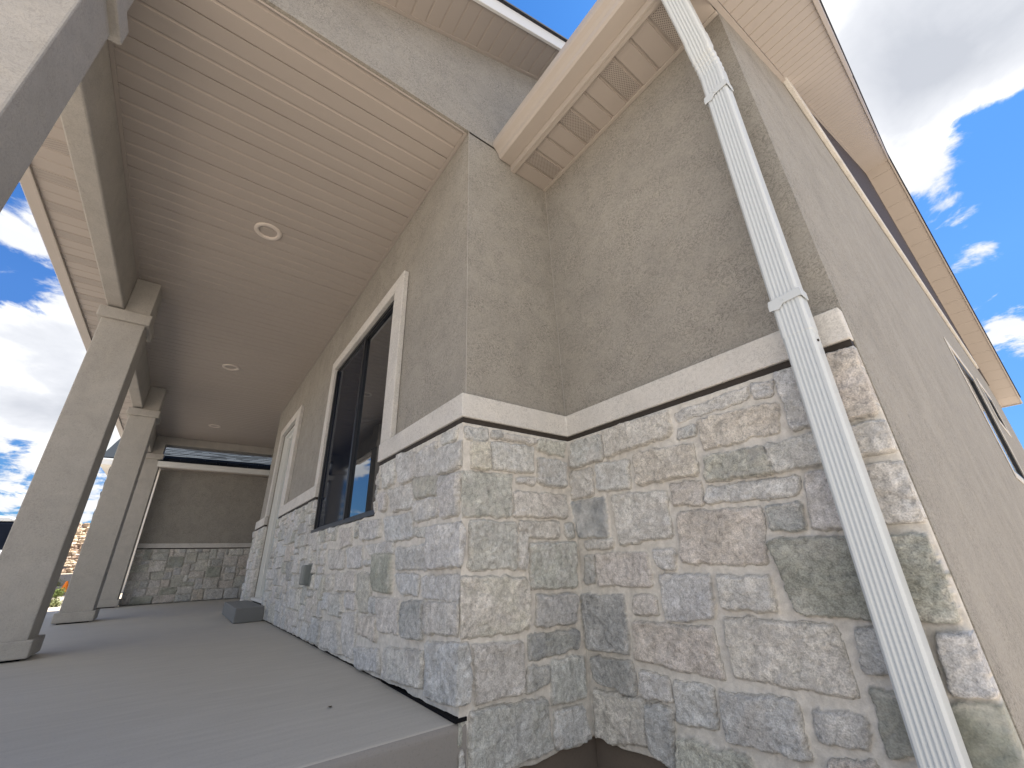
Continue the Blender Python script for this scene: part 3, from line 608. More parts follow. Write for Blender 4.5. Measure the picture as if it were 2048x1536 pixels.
# entry door
dx0, dx1, dz1 = DOOR[0], DOOR[1], DOOR[3]
mb = MB(); mb.box(dx0+.045, dx1-.045, .085, .125, .165, dz1-.045)
door = HP_(mb.build('door', 'door', bevel=0.003))
mb = MB()
for zz in ((.30, .95), (1.10, 1.98)):
    for xx in ((dx0+.15, dx0+.42), (dx1-.42, dx1-.15)):
        mb.box(xx[0], xx[1], .078, .0845, zz[0], zz[1])
hz(mb.build('door_panel', 'door', bevel=0.004), door)
mb = MB(); mb.box(dx0+.001, dx0+.022, .012, .14, .135, dz1-.001); mb.box(dx0+.0225, dx0+.044, .05, .14, .135, dz1-.0225)
mb.box(dx1-.022, dx1-.001, .012, .14, .135, dz1-.001); mb.box(dx1-.044, dx1-.0225, .05, .14, .135, dz1-.0225)
mb.box(dx0+.0225, dx1-.0225, .012, .14, dz1-.022, dz1-.001); mb.box(dx0+.0445, dx1-.0445, .05, .14, dz1-.044, dz1-.0225)
HP_(mb.build('door_frame', 'white', bevel=0.002))
mb = MB(); mb.box(dx0+.0225, dx1-.0225, -.03, .13, .131, .160); HP_(mb.build('threshold', 'white', bevel=0.003))
mb = MB(); mb.box(-4.125, -4.085, .060, .084, .93, 1.03); mb.box(-4.19, -4.085, .036, .058, .968, .992); mb.box(-4.115, -4.095, .040, .075, .97, .99)
hz(mb.build('handle', 'black', bevel=0.003), door)
mb = MB(); mb.box(dx1+.001, -3.772, -.036, -.001, T0+.0, 2.255); mb.box(-5.05, dx1+.0005, -.036, -.001, 2.161, 2.255); mb.box(-5.05, dx0-.001, -.036, -.001, T1+.0005, 2.1605)
mb.box(-3.884, -3.772, -.0395, -.0365, T0+.0, T1)
HP_(mb.build('door_trim', 'foam', bevel=0.006))
mb = MB(); mb.box(-5.2, -3.8, .20, .26, -.2, 2.5); HP_(mb.build('dark_room', 'room'))

# outlet box on the stone
mb = MB(); mb.box(-2.135, -2.035, -.100, -.040, .345, .475); ob = HP_(mb.build('outlet_cover', 'outlet', bevel=0.012))
mb = MB(); mb.box(-2.150, -2.020, -.056, -.030, .335, .485); hz(mb.build('back_plate', 'outlet', bevel=0.006), ob)

# ---- porch ceiling and soffits
mb = MB(); XC0 = -0.016
offs = [0.0165+0.0965*k for k in range(0, 90)]
groove_sheet(mb, (XC0, -0.022, HX), (-1,0,0), (0,-1,0), (0,0,1), abs(XL-XC0)-.02, 1.565, offs, lambda i: i % 3 == 2, w=.014, d=.009)
o2 = [XE-.005-q for q in []]
groove_sheet(mb, (XE-.002, 3.2, HX), (-1,0,0), (0,-1,0), (0,0,1), XE-.002-XL-.0, 3.2+.0219, [o-(XC0-XE+.002) for o in offs if o > XC0-XE+.01], lambda i: i % 3 == 1)
HP_(mb.build('porch_ceiling', 'soffit'))
mb = MB(); mb.box(XE, XC0, -.021, -.001, HX-.004, HX+.012); mb.box(XL, XC0, -1.607, -1.588, HX-.004, HX+.012)
mb.box(-.0155, -.0142+.0, -1.587, -.022, HX-.010, HX+.012); mb.box(XL-.0, XL+.03, -1.587, -.0215, HX-.006, HX+.010)
HP_(mb.build('channel_trim', 'soffit', bevel=0.001))
# C eave soffit
grv = [.094, .191, .287, .389, .486, .583, .682, .778, .873, .972, 1.068]
mb = MB(); groove_sheet(mb, (0.002, 0.328, 2.650), (1,0,0), (0,1,0), (0,0,1), HC-.004, HB-.328-.022, [g-.002 for g in grv], w=.013, d=.008); HP_(mb.build('eave_soffit', 'soffit'))
for a, b_ in ((.094,.191), (.389,.486), (.682,.778), (.972,1.068)):
    mb = MB(); mb.box(a+.014, b_-.008, .342, HB-.034, 2.6488, 2.6496); HP_(mb.build('vent_strip', 'vent'))
mb = MB(); mb.box(.001, HC-.001, HB-.021, HB-.001, 2.645, 2.660); mb.box(.001, HC+.27, .308, .327, 2.638, 2.662); mb.box(.001, HC+.27, .296, .3075, 2.638, 2.83)
HP_(mb.build('channel_trim', 'metal_tan', bevel=0.0015))
# gutters
def gutter(ax, a0, a1, o, sgn, z, name='gutter', mat='metal_tan', h=.118, sc=1.0):
    """K-style gutter; o = back plane coordinate, sgn = outward direction"""
    pts = [(0,0),(.078,0),(.088,.012),(.092,.034),(.104,.052),(.122,.066),(.128,.080),(.128,h),(.118,h),(.118,h-.006)]
    inner = [(.112,.082),(.098,.062),(.084,.044),(.078,.010),(.006,.006),(.006,h),(0,h)]
    mb = MB(); mb.prism([(o+sgn*p*sc, z+q*sc) for p, q in pts+inner], ax, a0, a1)
    for a in (a0, a1):
        e = .002 if a == a1 else -.002
        mb.prism([(o+sgn*p*sc, z+q*sc) for p, q in pts[:8]+[(0, h)]], ax, min(a, a+e), max(a, a+e))
    return mb.build(name, mat)
mbg = gutter('x', 0.0065, HC+.29, .2955, -1, 2.682); HP_(mbg)
# left porch eave
mb = MB(); groove_sheet(mb, (0.25, -2.0, 2.655), (-1,0,0), (0,1,0), (0,0,1), abs(XL-.25), .283, [.0985*k+.06 for k in range(91)], w=.009, d=.006); HP_(mb.build('eave_soffit', 'soffit'))
k = 0
while -0.06-.0985*(k+1)+.25 > XL+.2:
    a = 0.25-(.0985*k+.06); 
    if k % 3 == 0: mb = MB(); mb.box(a-.0985+.010, a-.008, -1.985, -1.735, 2.6538, 2.6546); HP_(mb.build('vent_strip', 'vent_soft'))
    k += 1
mb = MB(); mb.box(XL, .25, -2.020, -2.001, 2.640, 2.80); HP_(mb.build('fascia', 'metal_tan', bevel=0.002))
HP_(gutter('x', XL, .262, -2.0205, -1, 2.655, h=.110, sc=.72))

# rake over the porch gable
sl = math.hypot(1, .436); U = Vector((0, 1, .436)).normalized(); Nn = Vector((0, -.436, 1)).normalized()
mb = MB(); y0 = -1.99; L_ = (RY0-y0)*sl
groove_sheet(mb, (.0235, y0, rz(y0)), U, (1,0,0), Nn, L_, .225, [.0985*k+.04 for k in range(int(L_/.0985))], w=.010, d=.007); HP_(mb.build('rake_soffit', 'soffit'))
mb = MB(); mb.prism([(y0, rz(y0)-.006), (RY0, rz(RY0)-.006), (RY0, rz(RY0)+.012), (y0, rz(y0)+.012)], 'x', .0045, .023); HP_(mb.build('channel_trim', 'soffit'))
def slope_prism(mb, f, ys, lo, hi, x0, x1):
    mb.prism([(y, f(y)+lo) for y in ys]+[(y, f(y)+hi) for y in ys[::-1]], 'x', x0, x1)
rzf = lambda y: rz(y) if y <= RY0 else rz(RY0)-.436*(y-RY0)
szf = lambda y: sz(y) if y <= RY0 else RZ0-.457*(y-RY0)
mb = MB(); slope_prism(mb, rzf, [y0-.012, RY0, 12.3], -.008, .118, .2490, .268); HP_(mb.build('rake_fascia', 'white', bevel=0.003))
mb = MB(); slope_prism(mb, rzf, [y0-.02, RY0, 12.3], .02, .117, XL, .2485); mb_r = HP_(mb.build('roof_deck', 'soffit'))
mb = MB(); slope_prism(mb, rzf, [y0-.05, RY0, 12.35], .119, .135, XL-.03, .285); HP_(mb.build('roof', 'shingle'))
mb = MB(); mb.prism([(-1.99, 2.80), (-1.716, 2.80), (-1.716, rz(-1.716)+.03), (-1.99, rz(-1.99)+.03)], 'x', XL, -.015); HP_(mb.build('eave_board', 'soffit'))
# rake of the side gable
OV = .300
mb = MB(); sl2 = math.hypot(1, .527); L_ = (RY0-.30)*sl2; ns = int(L_/.1)
groove_sheet(mb, (HC+.023, .30, sz(.30)), (0,1,.527), (1,0,0), (0,-.527,1), L_, OV-.045, [.1*k+.03 for k in range(ns)], w=.009, d=.007)
sl3 = math.hypot(1, .457); L2 = (RE-RY0)*sl3
groove_sheet(mb, (HC+.023, RY0, RZ0), (0,1,-.457), (1,0,0), (0,.457,1), L2, OV-.045, [.3*k+.15 for k in range(int(L2/.3))], w=.005, d=.004)
HP_(mb.build('rake_soffit', 'soffit', shear=True))
mb = MB(); slope_prism(mb, szf, [.30, RY0, RE], -.010, .014, HC+.001, HC+.0225); HP_(mb.build('channel_trim', 'soffit', shear=True))
seam = 2.35
mb = MB(); slope_prism(mb, szf, [.29, seam], -.016, .130, HC+OV-.022, HC+OV); slope_prism(mb, szf, [seam+.003, RY0, RE], -.013, .130, HC+OV-.021, HC+OV-.002)
HP_(mb.build('rake_fascia', 'metal_tan', bevel=0.003, shear=True))
mb = MB(); slope_prism(mb, szf, [.30, RY0, RE], .03, .128, HC+.0005, HC+OV-.023); HP_(mb.build('roof_deck', 'soffit', shear=True))
mb = MB(); mb.prism([(.30, 2.79), (RY0, RZ0+.03), (RE, REZ+.03), (RE, REZ+.128), (RY0, RZ0+.128), (.30, 2.835)], 'x', .010, HC-.001); HP_(mb.build('roof_deck', 'soffit'))
mb = MB(); mb.prism([(.255, 2.815), (RY0, RZ0+.131), (RE+.03, REZ+.117), (RE+.03, REZ+.132), (RY0, RZ0+.146), (.255, 2.83)], 'x', .006, HC-.001); HP_(mb.build('roof', 'shingle'))
mb = MB(); slope_prism(mb, szf, [.27, RY0, RE+.03], .131, .146, HC, HC+OV+.016); HP_(mb.build('roof', 'shingle', shear=True))
mb = MB(); mb.box(.006, HC+OV-.023, RE-.01, RE+.005, REZ-.02, REZ+.12); HP_(mb.build('eave_board', 'metal_tan', shear=True))
mb = MB(); mb.box(HC+.001, HC+OV-.022, .291, .30, sz(.3)-.02, sz(.3)+.12); HP_(mb.build('eave_board', 'metal_tan', shear=True))
# two windows of the side wall
for (y0, y1, z0, z1), mul in ((SW1, True), (SW2, False)):
    mb = MB(); f_ = .045; X0, X1 = HC-.075, HC-.003
    mb.box(X0, X1, y0, y0+f_, z0, z1); mb.box(X0, X1, y1-f_, y1, z0, z1); mb.box(X0, X1, y0+f_, y1-f_, z0, z0+f_); mb.box(X0, X1, y0+f_, y1-f_, z1-f_, z1)
    w_ = HP_(mb.build('window', 'black', shear=True))
    mb = MB(); mb.box(HC-.022, HC-.016, y0+f_+.0005, y1-f_-.0005, z0+f_+.0005, z1-f_-.0005); hz(mb.build('pane', 'glass', shear=True), w_)
    mb = MB(); mb.box(HC-1.5, HC-.165, y0-.1, y1+.1, z0-.1, z1+.1); hz(mb.build('dark_room', 'room', shear=True), w_)
    mb = MB(); g = .065; mb.box(HC+.001, HC+.009, y0-g, y0, z0-g, z1+g); mb.box(HC+.001, HC+.009, y1, y1+g, z0-g, z1+g)
    mb.box(HC+.001, HC+.009, y0+.0005, y1-.0005, z0-g, z0); mb.box(HC+.001, HC+.009, y0+.0005, y1-.0005, z1, z1+g); HP_(mb.build('window_trim', 'foam', bevel=0.005, shear=True))

# ---- beam and columns
mb = MB(); mb.box(XL+.005, .034, -1.716, -1.608, 2.434, 2.80); HP_(mb.build('porch_beam', 'stucco_col', bevel=0.010))
mb = MB(); mb.box(-8.376, -8.108, -1.6065, 4.0, 2.607, 2.7485); HP_(mb.build('cross_beam', 'stucco_col', bevel=0.008))
def column(xf, w):
    mb = MB(); mb.box(xf-w, xf, -1.717, -1.453, .014, 2.330); c = mb.build('column', 'stucco_col', bevel=0.007)
    mb = MB(); mb.box(xf-w-.030, xf+.030, -1.747, -1.423, .012, .110); hz(mb.build('column_base', 'stucco_col', bevel=0.008), c)
    mb = MB(); mb.box(xf-w-.028, xf+.030, -1.747, -1.425, 2.326, 2.420); hz(mb.build('column_cap', 'stucco_col', bevel=0.008), c)
    mb = MB(); mb.box(xf-w, xf, -1.607, -1.446, 2.4205, 2.7455); hz(mb.build('bracket', 'stucco_col', bevel=0.006), c)
    mb = MB(); mb.box(xf-w+.01, xf-.01, -1.707, -1.463, .001, .0145); hz(mb.build('shim', 'dark'), c)
    return HP_(c)
for xf, w in ((.034, .236), (-2.712, .275), (-5.443, .275), (-8.107, .27)): column(xf, w)

# ---- downspout
def spout_section(w=.078, dp=.052, ribs=5):
    """closed profile in (across, out) coordinates, ribs on the front"""
    P = [(-w/2, 0), (-w/2, dp-.006), (-w/2+.006, dp)]
    r0, r1 = -w/2+.012, w/2-.012; step = (r1-r0)/ribs
    for i in range(ribs):
        a = r0+i*step
        P += [(a, dp), (a+step*.28, dp-.0024), (a+step*.56, dp-.0024), (a+step*.78, dp)]
    P += [(w/2-.006, dp), (w/2, dp-.006), (w/2, 0)]
    # ribs on the right side too
    return P
def sweep(mb, path, sec, scale=None):
    """path: list of (x, y, z, pitch) where pitch tilts the section about the x axis"""
    n = len(sec); vs = []; fs = []
    for i, (x, y, z, t) in enumerate(path):
        s_ = 1.0 if scale is None else scale[i]
        for a, o in sec:
            o2 = (o-.026)*s_
            vs.append((x+a*s_, y-o2*math.cos(t), z-o2*math.sin(t)))
    for i in range(len(path)-1):
        for j in range(n): fs.append((i*n+j, i*n+(j+1) % n, (i+1)*n+(j+1) % n, (i+1)*n+j))
    fs += [tuple(range(n)), tuple(range((len(path)-1)*n, len(path)*n))[::-1]]
    mb.add(vs, fs)
YS = .476; sec = spout_section()
xs_ = lambda z: 1.0575+.0165*z
mb = MB(); path = [(1.100, .262, 2.700, 0), (1.100, .268, 2.675, R(8))]; sc_ = [.98, 1]
path += [(1.099, .285, 2.64, R(24)), (1.097, .335, 2.54, R(27)), (1.0955, .412, 2.375, R(27)), (1.0955, .4122, 2.3745, R(27))]; sc_ += [1, 1, 1, 1.05]
path += [(1.094, .437, 2.318, R(27))]; sc_ += [1.05]
nb = 9                                     # crimped elbow
for i in range(nb):
    t = 1-(i+.5)/nb; a = R(27)*t
    yy = .437+(YS-.437)*(1-t*t); zz = 2.310-.100*(i+.5)/nb
    path += [(1.0925, yy, zz, a)]; sc_ += [1.05 if i % 2 else .985]
path += [(xs_(2.20), YS, 2.20, 0), (xs_(2.10), YS, 2.10, 0)]; sc_ += [1.03, 1.03]
path += [(xs_(2.099), YS, 2.099, 0), (xs_(1.02), YS, 1.02, 0), (xs_(1.018), YS, 1.018, 0), (xs_(-.22), YS, -.22, 0)]; sc_ += [1, 1, .965, .965]
sweep(mb, path, sec, sc_)
spout = HP_(mb.build('downspout', 'metal_white', bevel=0.0012))
for zc in (2.085, 1.135):
    mb = MB(); xx = xs_(zc); w = .0425; yf = YS-.0285; t = .0022
    # strap folded round the pipe, its front tab cut to a point
    mb.prism([(xx-w-.004, zc-.022), (xx-w+.022, zc-.026), (xx-w+.036, zc-.012), (xx+w, zc-.010), (xx+w, zc+.016), (xx-w, zc+.010), (xx-w-.004, zc-.004)], 'y', yf-t, yf)
    mb.box(xx+w, xx+w+.002, yf-t, yf+.050, zc-.012, zc+.015); mb.box(xx-w-.002, xx-w, yf-t, yf+.050, zc-.018, zc+.008)
    s_ = hz(mb.build('strap', 'metal_white', bevel=0.0008), spout)
    mb = MB(); n = 10; cx, cz = xx-.004, zc
    mb.prism([(cx+.004*math.cos(2*math.pi*i/n), cz+.004*math.sin(2*math.pi*i/n)) for i in range(n)], 'y', yf-t-.002, yf-t-.0001); hz(mb.build('screw', 'metal_white'), spout)
mb = MB(); n = 8; mb.prism([(YS-.004+.004*math.cos(2*math.pi*i/n), .985+.004*math.sin(2*math.pi*i/n)) for i in range(n)], 'x', xs_(.985)+.0375, xs_(.985)+.041); hz(mb.build('screw', 'flash'), spout)

# ---------------------------------------------------------------- things on and around the porch
mb = MB(); mb.box(-4.93, -3.70, -.290, -.046, 0.001, .130)
tag(mb.build('step', 'concrete_dark', bevel=0.008), 'low grey concrete step on the porch floor in front of the door', 'step')
LX, LY = -0.412, -0.291
def recessed_light(x, y, label):
    root = thing('recessed_light', label, 'ceiling light', (x, y, HX-.0045), 'recessed lights along the porch ceiling')
    n = 40
    def ring(prof, name, mat):
        mb = MB(); vs = []; fs = []; m_ = len(prof)
        for i in range(n):
            a = 2*math.pi*i/n
            for r_, z in prof: vs.append((r_*math.cos(a), r_*math.sin(a), z))
        for i in range(n):
            for j in range(m_-1): fs.append((i*m_+j, ((i+1) % n)*m_+j, ((i+1) % n)*m_+j+1, i*m_+j+1))
        mb.add(vs, fs); o = mb.build(name, mat, smooth=True); o.parent = root; return o
    ring([(.090, .004), (.089, -.002), (.084, -.006), (.066, -.006), (.062, -.003), (.060, .004)], 'trim_ring', 'lamp')
    ring([(.060, .003), (.054, .012), (.0, .014)], 'lens', 'lens')
    return root
for x, t in ((-1.515, 'round recessed light in the porch ceiling, biggest and nearest of three, above the window'),
             (-4.255, 'second of three round recessed ceiling lights, above the porch in front of the door'),
             (-7.0, 'smallest, farthest of three round recessed lights, near the far end of the porch ceiling')):
    recessed_light(x, -.81, t)

mb = MB(); vs = []
for i, (a, b_) in enumerate(((-.011,-.003),(-.004,-.007),(.006,-.004),(.013,.002),(.004,.006),(-.006,.005))): vs.append((LX+a, LY+b_, .0035+.004*math.sin(i*1.9)**2))
mb.add(vs+[(LX, LY, .0015)], [(0,1,6),(1,2,6),(2,3,6),(3,4,6),(4,5,6),(5,0,6)])
tag(mb.build('dry_leaf', mat_plain('dead_leaf', (.05,.035,.02,1), .9, .1)), 'tiny dark dried leaf lying on the porch floor near the stone wall', 'leaf')

# garage wing beyond the porch
gar = thing('garage', 'low stucco garage wing with stone base and grey shingle roof beyond the porch', 'garage', (XG, 0, 0))
GP = lambda o: (setattr(o, 'parent', gar), setattr(o, 'matrix_parent_inverse', Matrix.Translation((-XG, 0, 0))), o)[2]
YC = -1.432
mb = MB(); mb.box(-14.0, XG, YC, 7.0, -.3, 2.215); GP(mb.build('stucco_wall', 'stucco'))
mb = MB(); mb.box(XG+.001, XG+.035, YC-.0, 5.0, .868, .945); GP(mb.build('belt_trim', 'foam', bevel=0.006))
mb = MB(); mb.box(XG+.001, XG+.024, YC, 5.0, .852, .867); GP(mb.build('flashing', 'flash'))
gs = np.concatenate([np.arange(-2.6, -YC, .0095)])     # s = -y
garr = np.linspace(-1.3, -YC, 260)
gst = fill_stones(-1.3, -YC, .004, .85, [], [], 21, .058, 'oGnNbdgONgnc')
GP(build_skin('stone_veneer', garr, lambda s: s*0+.002, .850, 110, gst, 900, lambda S, D: (XG+D, -S), [], gar, base=.028, relief=1.2))
mb = MB(); groove_sheet(mb, (XG+.001, YC-.04, 2.2), (0,1,0), (1,0,0), (0,0,1), 6, .255, [.1*k for k in range(60)], w=.03, d=.004); GP(mb.build('eave_soffit', 'soffit'))
gg = gutter('y', YC-.04, 5.0, XG+.272, 1, 2.200, mat='white', h=.110, sc=.8); GP(gg)
mb = MB(); mb.box(XG+.256, XG+.2715, YC-.04, 5.0, 2.19, 2.29); GP(mb.build('fascia', 'metal_tan'))
# shingle courses
me_v = []; me_f = []; uv = []
rnd = random.Random(3)
pitch = .44; x_e = XG+.36; nco = 28; ce = .13
for k in range(nco):
    xa, xb = x_e-k*ce, x_e-(k+1)*ce-.01; za, zb_ = 2.292+k*ce*pitch+.010, 2.292+(k+1)*ce*pitch+.003
    y = YC-.06
    while y < 5.0:
        w = rnd.uniform(.10, .32); t = rnd.choice([0, 0, 0, .005]); y2 = min(5.0, y+w)
        b0 = len(me_v)
        me_v += [(xa,y,za+t),(xa,y2,za+t),(xb,y2,zb_+t),(xb,y,zb_+t),(xa,y,za-.012),(xa,y2,za-.012)]
        me_f += [((b0,b0+1,b0+2,b0+3), rnd.choice([0,0,1,2])), ((b0+4,b0+5,b0+1,b0), 2)]
        y = y2+.0008
me = bpy.data.meshes.new('roof'); me.from_pydata(me_v, [], [f for f, _ in me_f]); 
for nm, c in (('shingle_light', (.052,.060,.070,1)), ('shingle_mid', (.042,.049,.058,1)), ('shingle_dark', (.030,.035,.041,1))):
    M[nm] = mat_plain(nm, c, 1.0, 0.0, .25, 40); me.materials.append(M[nm])
for p, (_, mi) in zip(me.polygons, me_f): p.material_index = mi
ro = bpy.data.objects.new('roof', me); COL.objects.link(ro); GP(ro)
mb = MB(); mb.prism([(x_e-.02, 2.27), (x_e-.02, 2.285), (x_e-.02-3.4, 2.285+3.4*pitch), (-14.2, 2.2)], 'y', YC-.05, 6.5); GP(mb.build('roof_deck', 'soffit'))

# neighbour's house with a chain hanging from the roof corner
nb_ = thing('neighbor_house', 'two storey house with dark gable roof and white gutter, seen far between two porch columns', 'house', (-30, 0, -.27))
NP = lambda o: (setattr(o, 'parent', nb_), setattr(o, 'matrix_parent_inverse', Matrix.Translation((30, 0, .27))), o)[2]
mb = MB(); mb.box(-37, -25.5, -4.02, 9, -.27, 5.25); NP(mb.build('wall', 'stucco_col'))
mb = MB(); mb.prism([(-24.9, 5.50), (-24.9, 5.56), (-31, 8.6), (-37.2, 5.56), (-37.2, 5.5), (-31, 8.48)], 'y', -4.72, 9.4); NP(mb.build('roof', 'shingle_dark'))
mb = MB(); mb.box(-37.0, -25.0, -4.66, 9.3, 5.18, 5.26); NP(mb.build('eave_soffit', 'white'))
mb = MB(); mb.box(-24.98, -24.86, -4.70, 9.3, 5.20, 5.48); mb.box(-24.86, -24.84, -4.70, 9.3, 5.42, 5.475); NP(mb.build('gutter', 'white', bevel=.02))
mb = MB(); mb.prism([(-25.6, 5.26), (-36.6, 5.26), (-31, 8.1)], 'y', -4.0, 8.9); NP(mb.build('gable_wall', 'stucco_col'))
mb = MB(); x_, y_ = -24.80, -4.22
for z_, h_, r_ in ((5.10,.52,.05), (4.52,.50,.045), (3.98,.22,.06), (3.66,.34,.032), (3.16,.50,.045), (2.62,.06,.05), (2.3,.35,.03), (1.8,.4,.045)):
    n = 8; top, mid, bot = z_, z_-h_*.3, z_-h_
    vs = []; fs = []
    for zz, rr in ((top, r_*.7), (mid, r_), (bot, r_*.5)):
        for i in range(n): vs.append((x_+rr*math.cos(2*math.pi*i/n), y_+rr*math.sin(2*math.pi*i/n), zz))
    for a in range(2):
        for i in range(n): fs.append((a*n+i, a*n+(i+1) % n, (a+1)*n+(i+1) % n, (a+1)*n+i))
    fs += [tuple(range(n)), tuple(range(2*n, 3*n))]
    mb.add(vs, fs)
n = 6; mb.prism([(x_+.008*math.cos(i*math.pi/3), y_+.008*math.sin(i*math.pi/3)) for i in range(n)], 'z', 1.4, 5.4)
tag(mb.build('rain_chain', 'black'), 'black rain chain of long cups hanging from the neighbour\'s roof corner', 'rain chain')

# stacked boulder wall on the slope
def rock(mb, c, r, rnd, sub=1):
    bm = bmesh.new(); bmesh.ops.create_icosphere(bm, subdivisions=sub+1, radius=1.0)
    sx, sy, sz_ = r*rnd.uniform(.8, 1.3), r*rnd.uniform(.9, 1.5), r*rnd.uniform(.6, .95)
    off = Vector((rnd.random()*50, rnd.random()*50, rnd.random()*50))
    from mathutils import noise as mn
    vs = []
    for v in bm.verts:
        k = 1+.55*mn.noise(v.co*1.1+off)+.25*mn.noise(v.co*2.9+off)
        p = v.co*k
        for ax in range(3): p[ax] = max(-.82, min(.82, p[ax]))
        vs.append((c[0]+p.x*sx, c[1]+p.y*sy, c[2]+p.z*sz_))
    bm.verts.index_update(); fs = [tuple(v.index for v in f.verts) for f in bm.faces]; mb.add(vs, fs); bm.free()
def mat_rock():
    m, nt, b = new_mat('boulders'); v = coords(nt)
    c = mixc(nt, (0.20, 0.13, 0.10, 1), (0.62, 0.50, 0.36, 1), ramp(nt, noise(nt, v, 1.4, 4, 0.6), [(0.35, 0.0), (0.62, 1.0)]))
    c = mixc(nt, c, ramp(nt, noise(nt, v, 9, 4), [(0.3, 0.7), (0.7, 1.2)]), 1.0, 'MULTIPLY')
    nt.links.new(c, b.inputs['Base Color']); b.inputs['Roughness'].default_value = 0.9; bump(nt, b, noise(nt, v, 7, 5), 0.6, 0.05); return m
M['rock'] = mat_rock(); M['hill'] = mat_plain('hill_earth', (0.30, 0.215, 0.14, 1), .95, .1, .25, .05)
rnd = random.Random(11); mb = MB()
z = .62; row = 0
while z < 3.8:
    y = -9.2+rnd.uniform(0, .2); r_ = .13 if z < 2.3 else .20
    while y < -3.6:
        rr = r_*rnd.uniform(.7, 1.35); rock(mb, (-38+(z-.6)*-.5+rnd.uniform(-.08, .08), y, z+rnd.uniform(-.05, .05)), rr, rnd); y += rr*1.55
    z += r_*1.25; row += 1
tag(mb.build('boulder_wall', 'rock', smooth=False), 'tall wall of stacked tan boulders, seen between the two nearest full porch columns', 'rock wall')
# sloping bank and hills
def terrain(name, x0, x1, y0, y1, n, f, mat):
    vs = []; fs = []
    for i in range(n+1):
        for j in range(n+1):
            x, y = x0+(x1-x0)*i/n, y0+(y1-y0)*j/n; vs.append((x, y, f(x, y)))
    for i in range(n):
        for j in range(n): a = i*(n+1)+j; fs.append((a, a+1, a+n+2, a+n+1))
    mb = MB(); mb.add(vs, fs); o = mb.build(name, mat, smooth=True); tag(o, kind='structure'); return o
from mathutils import noise as mnz
terrain('bank', -44, -24, -60, 40, 60, lambda x, y: -.262+max(0, min(1, (-25-x)/12.5))*.95+.10*mnz.noise(Vector((x*.5, y*.5, 0)))*min(1, max(0, (-24-x)/4))+(max(0, -38.9-x)*.5 if -10 < y < -3 else max(0, -38.9-x)*.2), 'ground')
terrain('hills', -420, -120, -330, 200, 70, lambda x, y: -2+max(0, min(1, (-130-x)/75))*18.2*(1+.05*mnz.noise(Vector((x*.03, y*.03, 2))))+.8*mnz.noise(Vector((x*.08, y*.08, 5))), 'hill')

# shrubs
def mat_leaf(name, col):
    return mat_plain(name, col, .7, .2, .35, 12)
M['leaf'] = mat_leaf('leaf_green', (0.13, 0.17, 0.05, 1)); M['leaf_pale'] = mat_leaf('leaf_sage', (0.25, 0.27, 0.13, 1)); M['twig'] = mat_plain('twig', (.15, .10, .06, 1), .9)
def shrub(x, y, z, r_, mat, label, seed):
    root = thing('shrub', label, 'shrub', (x, y, z), 'shrubs beyond the driveway'); rnd = random.Random(seed)
    mb = MB(); ml = MB()
    for i in range(26):
        a = rnd.uniform(0, 6.28); t = rnd.uniform(.1, 1.2); d = Vector((math.cos(a)*math.sin(t), math.sin(a)*math.sin(t), math.cos(t))); L_ = r_*rnd.uniform(.6, 1.1)
        p = Vector((0, 0, 0)); q = d*L_; s_ = d.cross(Vector((.3, .5, .8))).normalized()*.006
        mb.add([p-s_, p+s_, q+s_*.3, q-s_*.3], [(0,1,2,3)]); s2_ = d.cross(s_).normalized()*.006; mb.add([p-s2_, p+s2_, q+s2_*.3, q-s2_*.3], [(0,1,2,3)])
        for k in range(40):
            c = d*L_*rnd.uniform(.3, 1.05)+Vector((rnd.gauss(0, .07), rnd.gauss(0, .07), rnd.gauss(0, .06)))*r_*2
            u = Vector((rnd.gauss(0,1), rnd.gauss(0,1), rnd.gauss(0,1))).normalized()*.028; v = u.cross(Vector((rnd.gauss(0,1), rnd.gauss(0,1), rnd.gauss(0,1)))).normalized()*.012
            ml.add([c-u, c+v, c+u, c-v], [(0,1,2,3)])
    o = mb.build('stem', 'twig'); o.parent = root; o = ml.build('foliage', mat); o.parent = root
shrub(-16.3, -3.30, -.27, .20, 'leaf_pale', 'pale sage shrub nearest the driveway edge', 1)
shrub(-22.0, -4.10, -.20, .30, 'leaf', 'dark green shrub between the driveway and the orange cone', 2)
shrub(-30.0, -5.40, -.10, .5, 'leaf_pale', 'tall dry shrub at the foot of the boulder wall', 3)
# road strip and cone
mb = MB(); mb.add([(-31,-60,.10),(-28.6,-60,-.05),(-28.6,30,-.05),(-31,30,.10)], [(0,1,2,3)]); tag(mb.build('road', mat_plain('pale_road', (.50,.47,.43,1), .9, .1, .1, 2)), kind='structure')
cone = thing('traffic_cone', 'small orange cone standing past the dark green shrub', 'cone', (-26.0, -4.48, -.10))
M['orange'] = mat_plain('orange_plastic', (0.85, 0.22, 0.02, 1), .5, .3, .05)
mb = MB(); n = 16; vs = []; fs = []
for zz, rr in ((.03, .15), (.42, .035)):
    for i in range(n): vs.append((rr*math.cos(2*math.pi*i/n), rr*math.sin(2*math.pi*i/n), zz))
for i in range(n): fs.append((i, (i+1) % n, n+(i+1) % n, n+i))
fs.append(tuple(range(n, 2*n))); mb.add(vs, fs); o = mb.build('body', 'orange'); o.parent = cone
mb = MB(); mb.box(-.19, .19, -.19, .19, 0, .03); o = mb.build('base', 'orange', bevel=.01); o.parent = cone
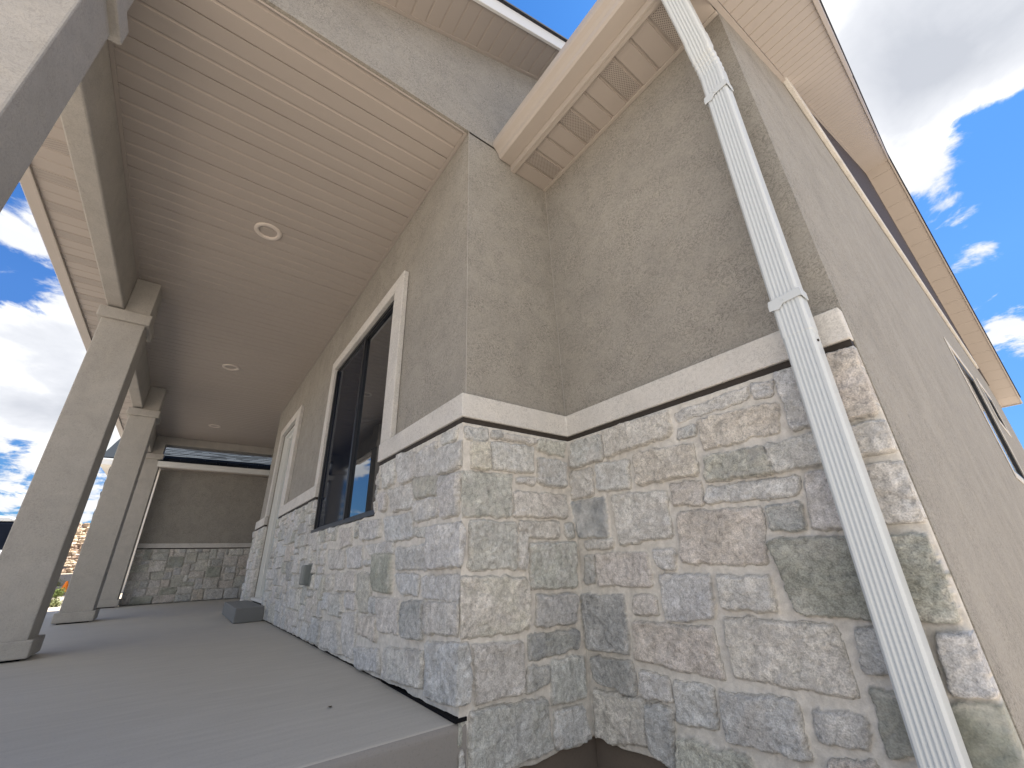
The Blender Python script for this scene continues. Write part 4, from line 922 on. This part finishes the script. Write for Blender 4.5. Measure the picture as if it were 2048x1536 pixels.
# parked car
car = thing('parked_car', 'pale parked SUV with dark tinted windows at the left edge behind the nearest column', 'car', (-12.0, -5.55, -.20))
car.rotation_euler = (0, 0, math.pi)
M['carpaint'] = mat_plain('silver_paint', (.62, .64, .66, 1), .25, .6, .02); M['tire'] = mat_plain('rubber', (.02, .02, .02, 1), .8, .2, .1)
def cprism(poly, x0, x1, name, mat, bev):
    mb = MB(); mb.prism(poly, 'x', x0, x1); o = mb.build(name, mat, bevel=bev, seg=3); o.parent = car; return o
L_ = 2.35
low = [(-L_, .32), (L_, .32), (L_+.03, .62), (L_-.05, 1.0), (L_-.9, 1.12), (-L_+.05, 1.18), (-L_-.05, .8)]
cprism(low, -.92, .92, 'body', 'carpaint', .06)
cab = [(-L_+.10, 1.15), (L_-1.05, 1.10), (L_-1.75, 1.72), (L_-2.0, 1.80), (-L_+.45, 1.80), (-L_+.22, 1.70)]
cprism([(-L_+.16, 1.14), (L_-1.10, 1.10), (L_-1.78, 1.70), (-L_+.26, 1.70)], -.80, .80, 'windows', 'screen', .05)
cprism([(L_-1.8, 1.70), (L_-2.0, 1.80), (-L_+.45, 1.80), (-L_+.24, 1.70)], -.80, .80, 'roof', 'carpaint', .03)
for sx in (-1, 1):
    for yy in (-L_+.18, -.35, ):
        mb = MB(); mb.box(sx*.80-.012, sx*.80+.012, yy, yy+.10, 1.12, 1.72); o = mb.build('pillar', 'carpaint', bevel=.005); o.parent = car
    for yy in (-1.45, 1.45):
        mb = MB(); n = 28; mb.prism([(yy+.36*math.cos(2*math.pi*i/n), .36+.36*math.sin(2*math.pi*i/n)) for i in range(n)], 'x', sx*.93-.13, sx*.93+.02); w = mb.build('wheel', 'tire', bevel=.02); w.parent = car
        mb = MB(); mb.prism([(yy+.22*math.cos(2*math.pi*i/n), .36+.22*math.sin(2*math.pi*i/n)) for i in range(n)], 'x', sx*.93+.021 if sx > 0 else sx*.93-.15, sx*.93+.030 if sx > 0 else sx*.93-.131); o = mb.build('rim', 'carpaint', bevel=.004); o.parent = w
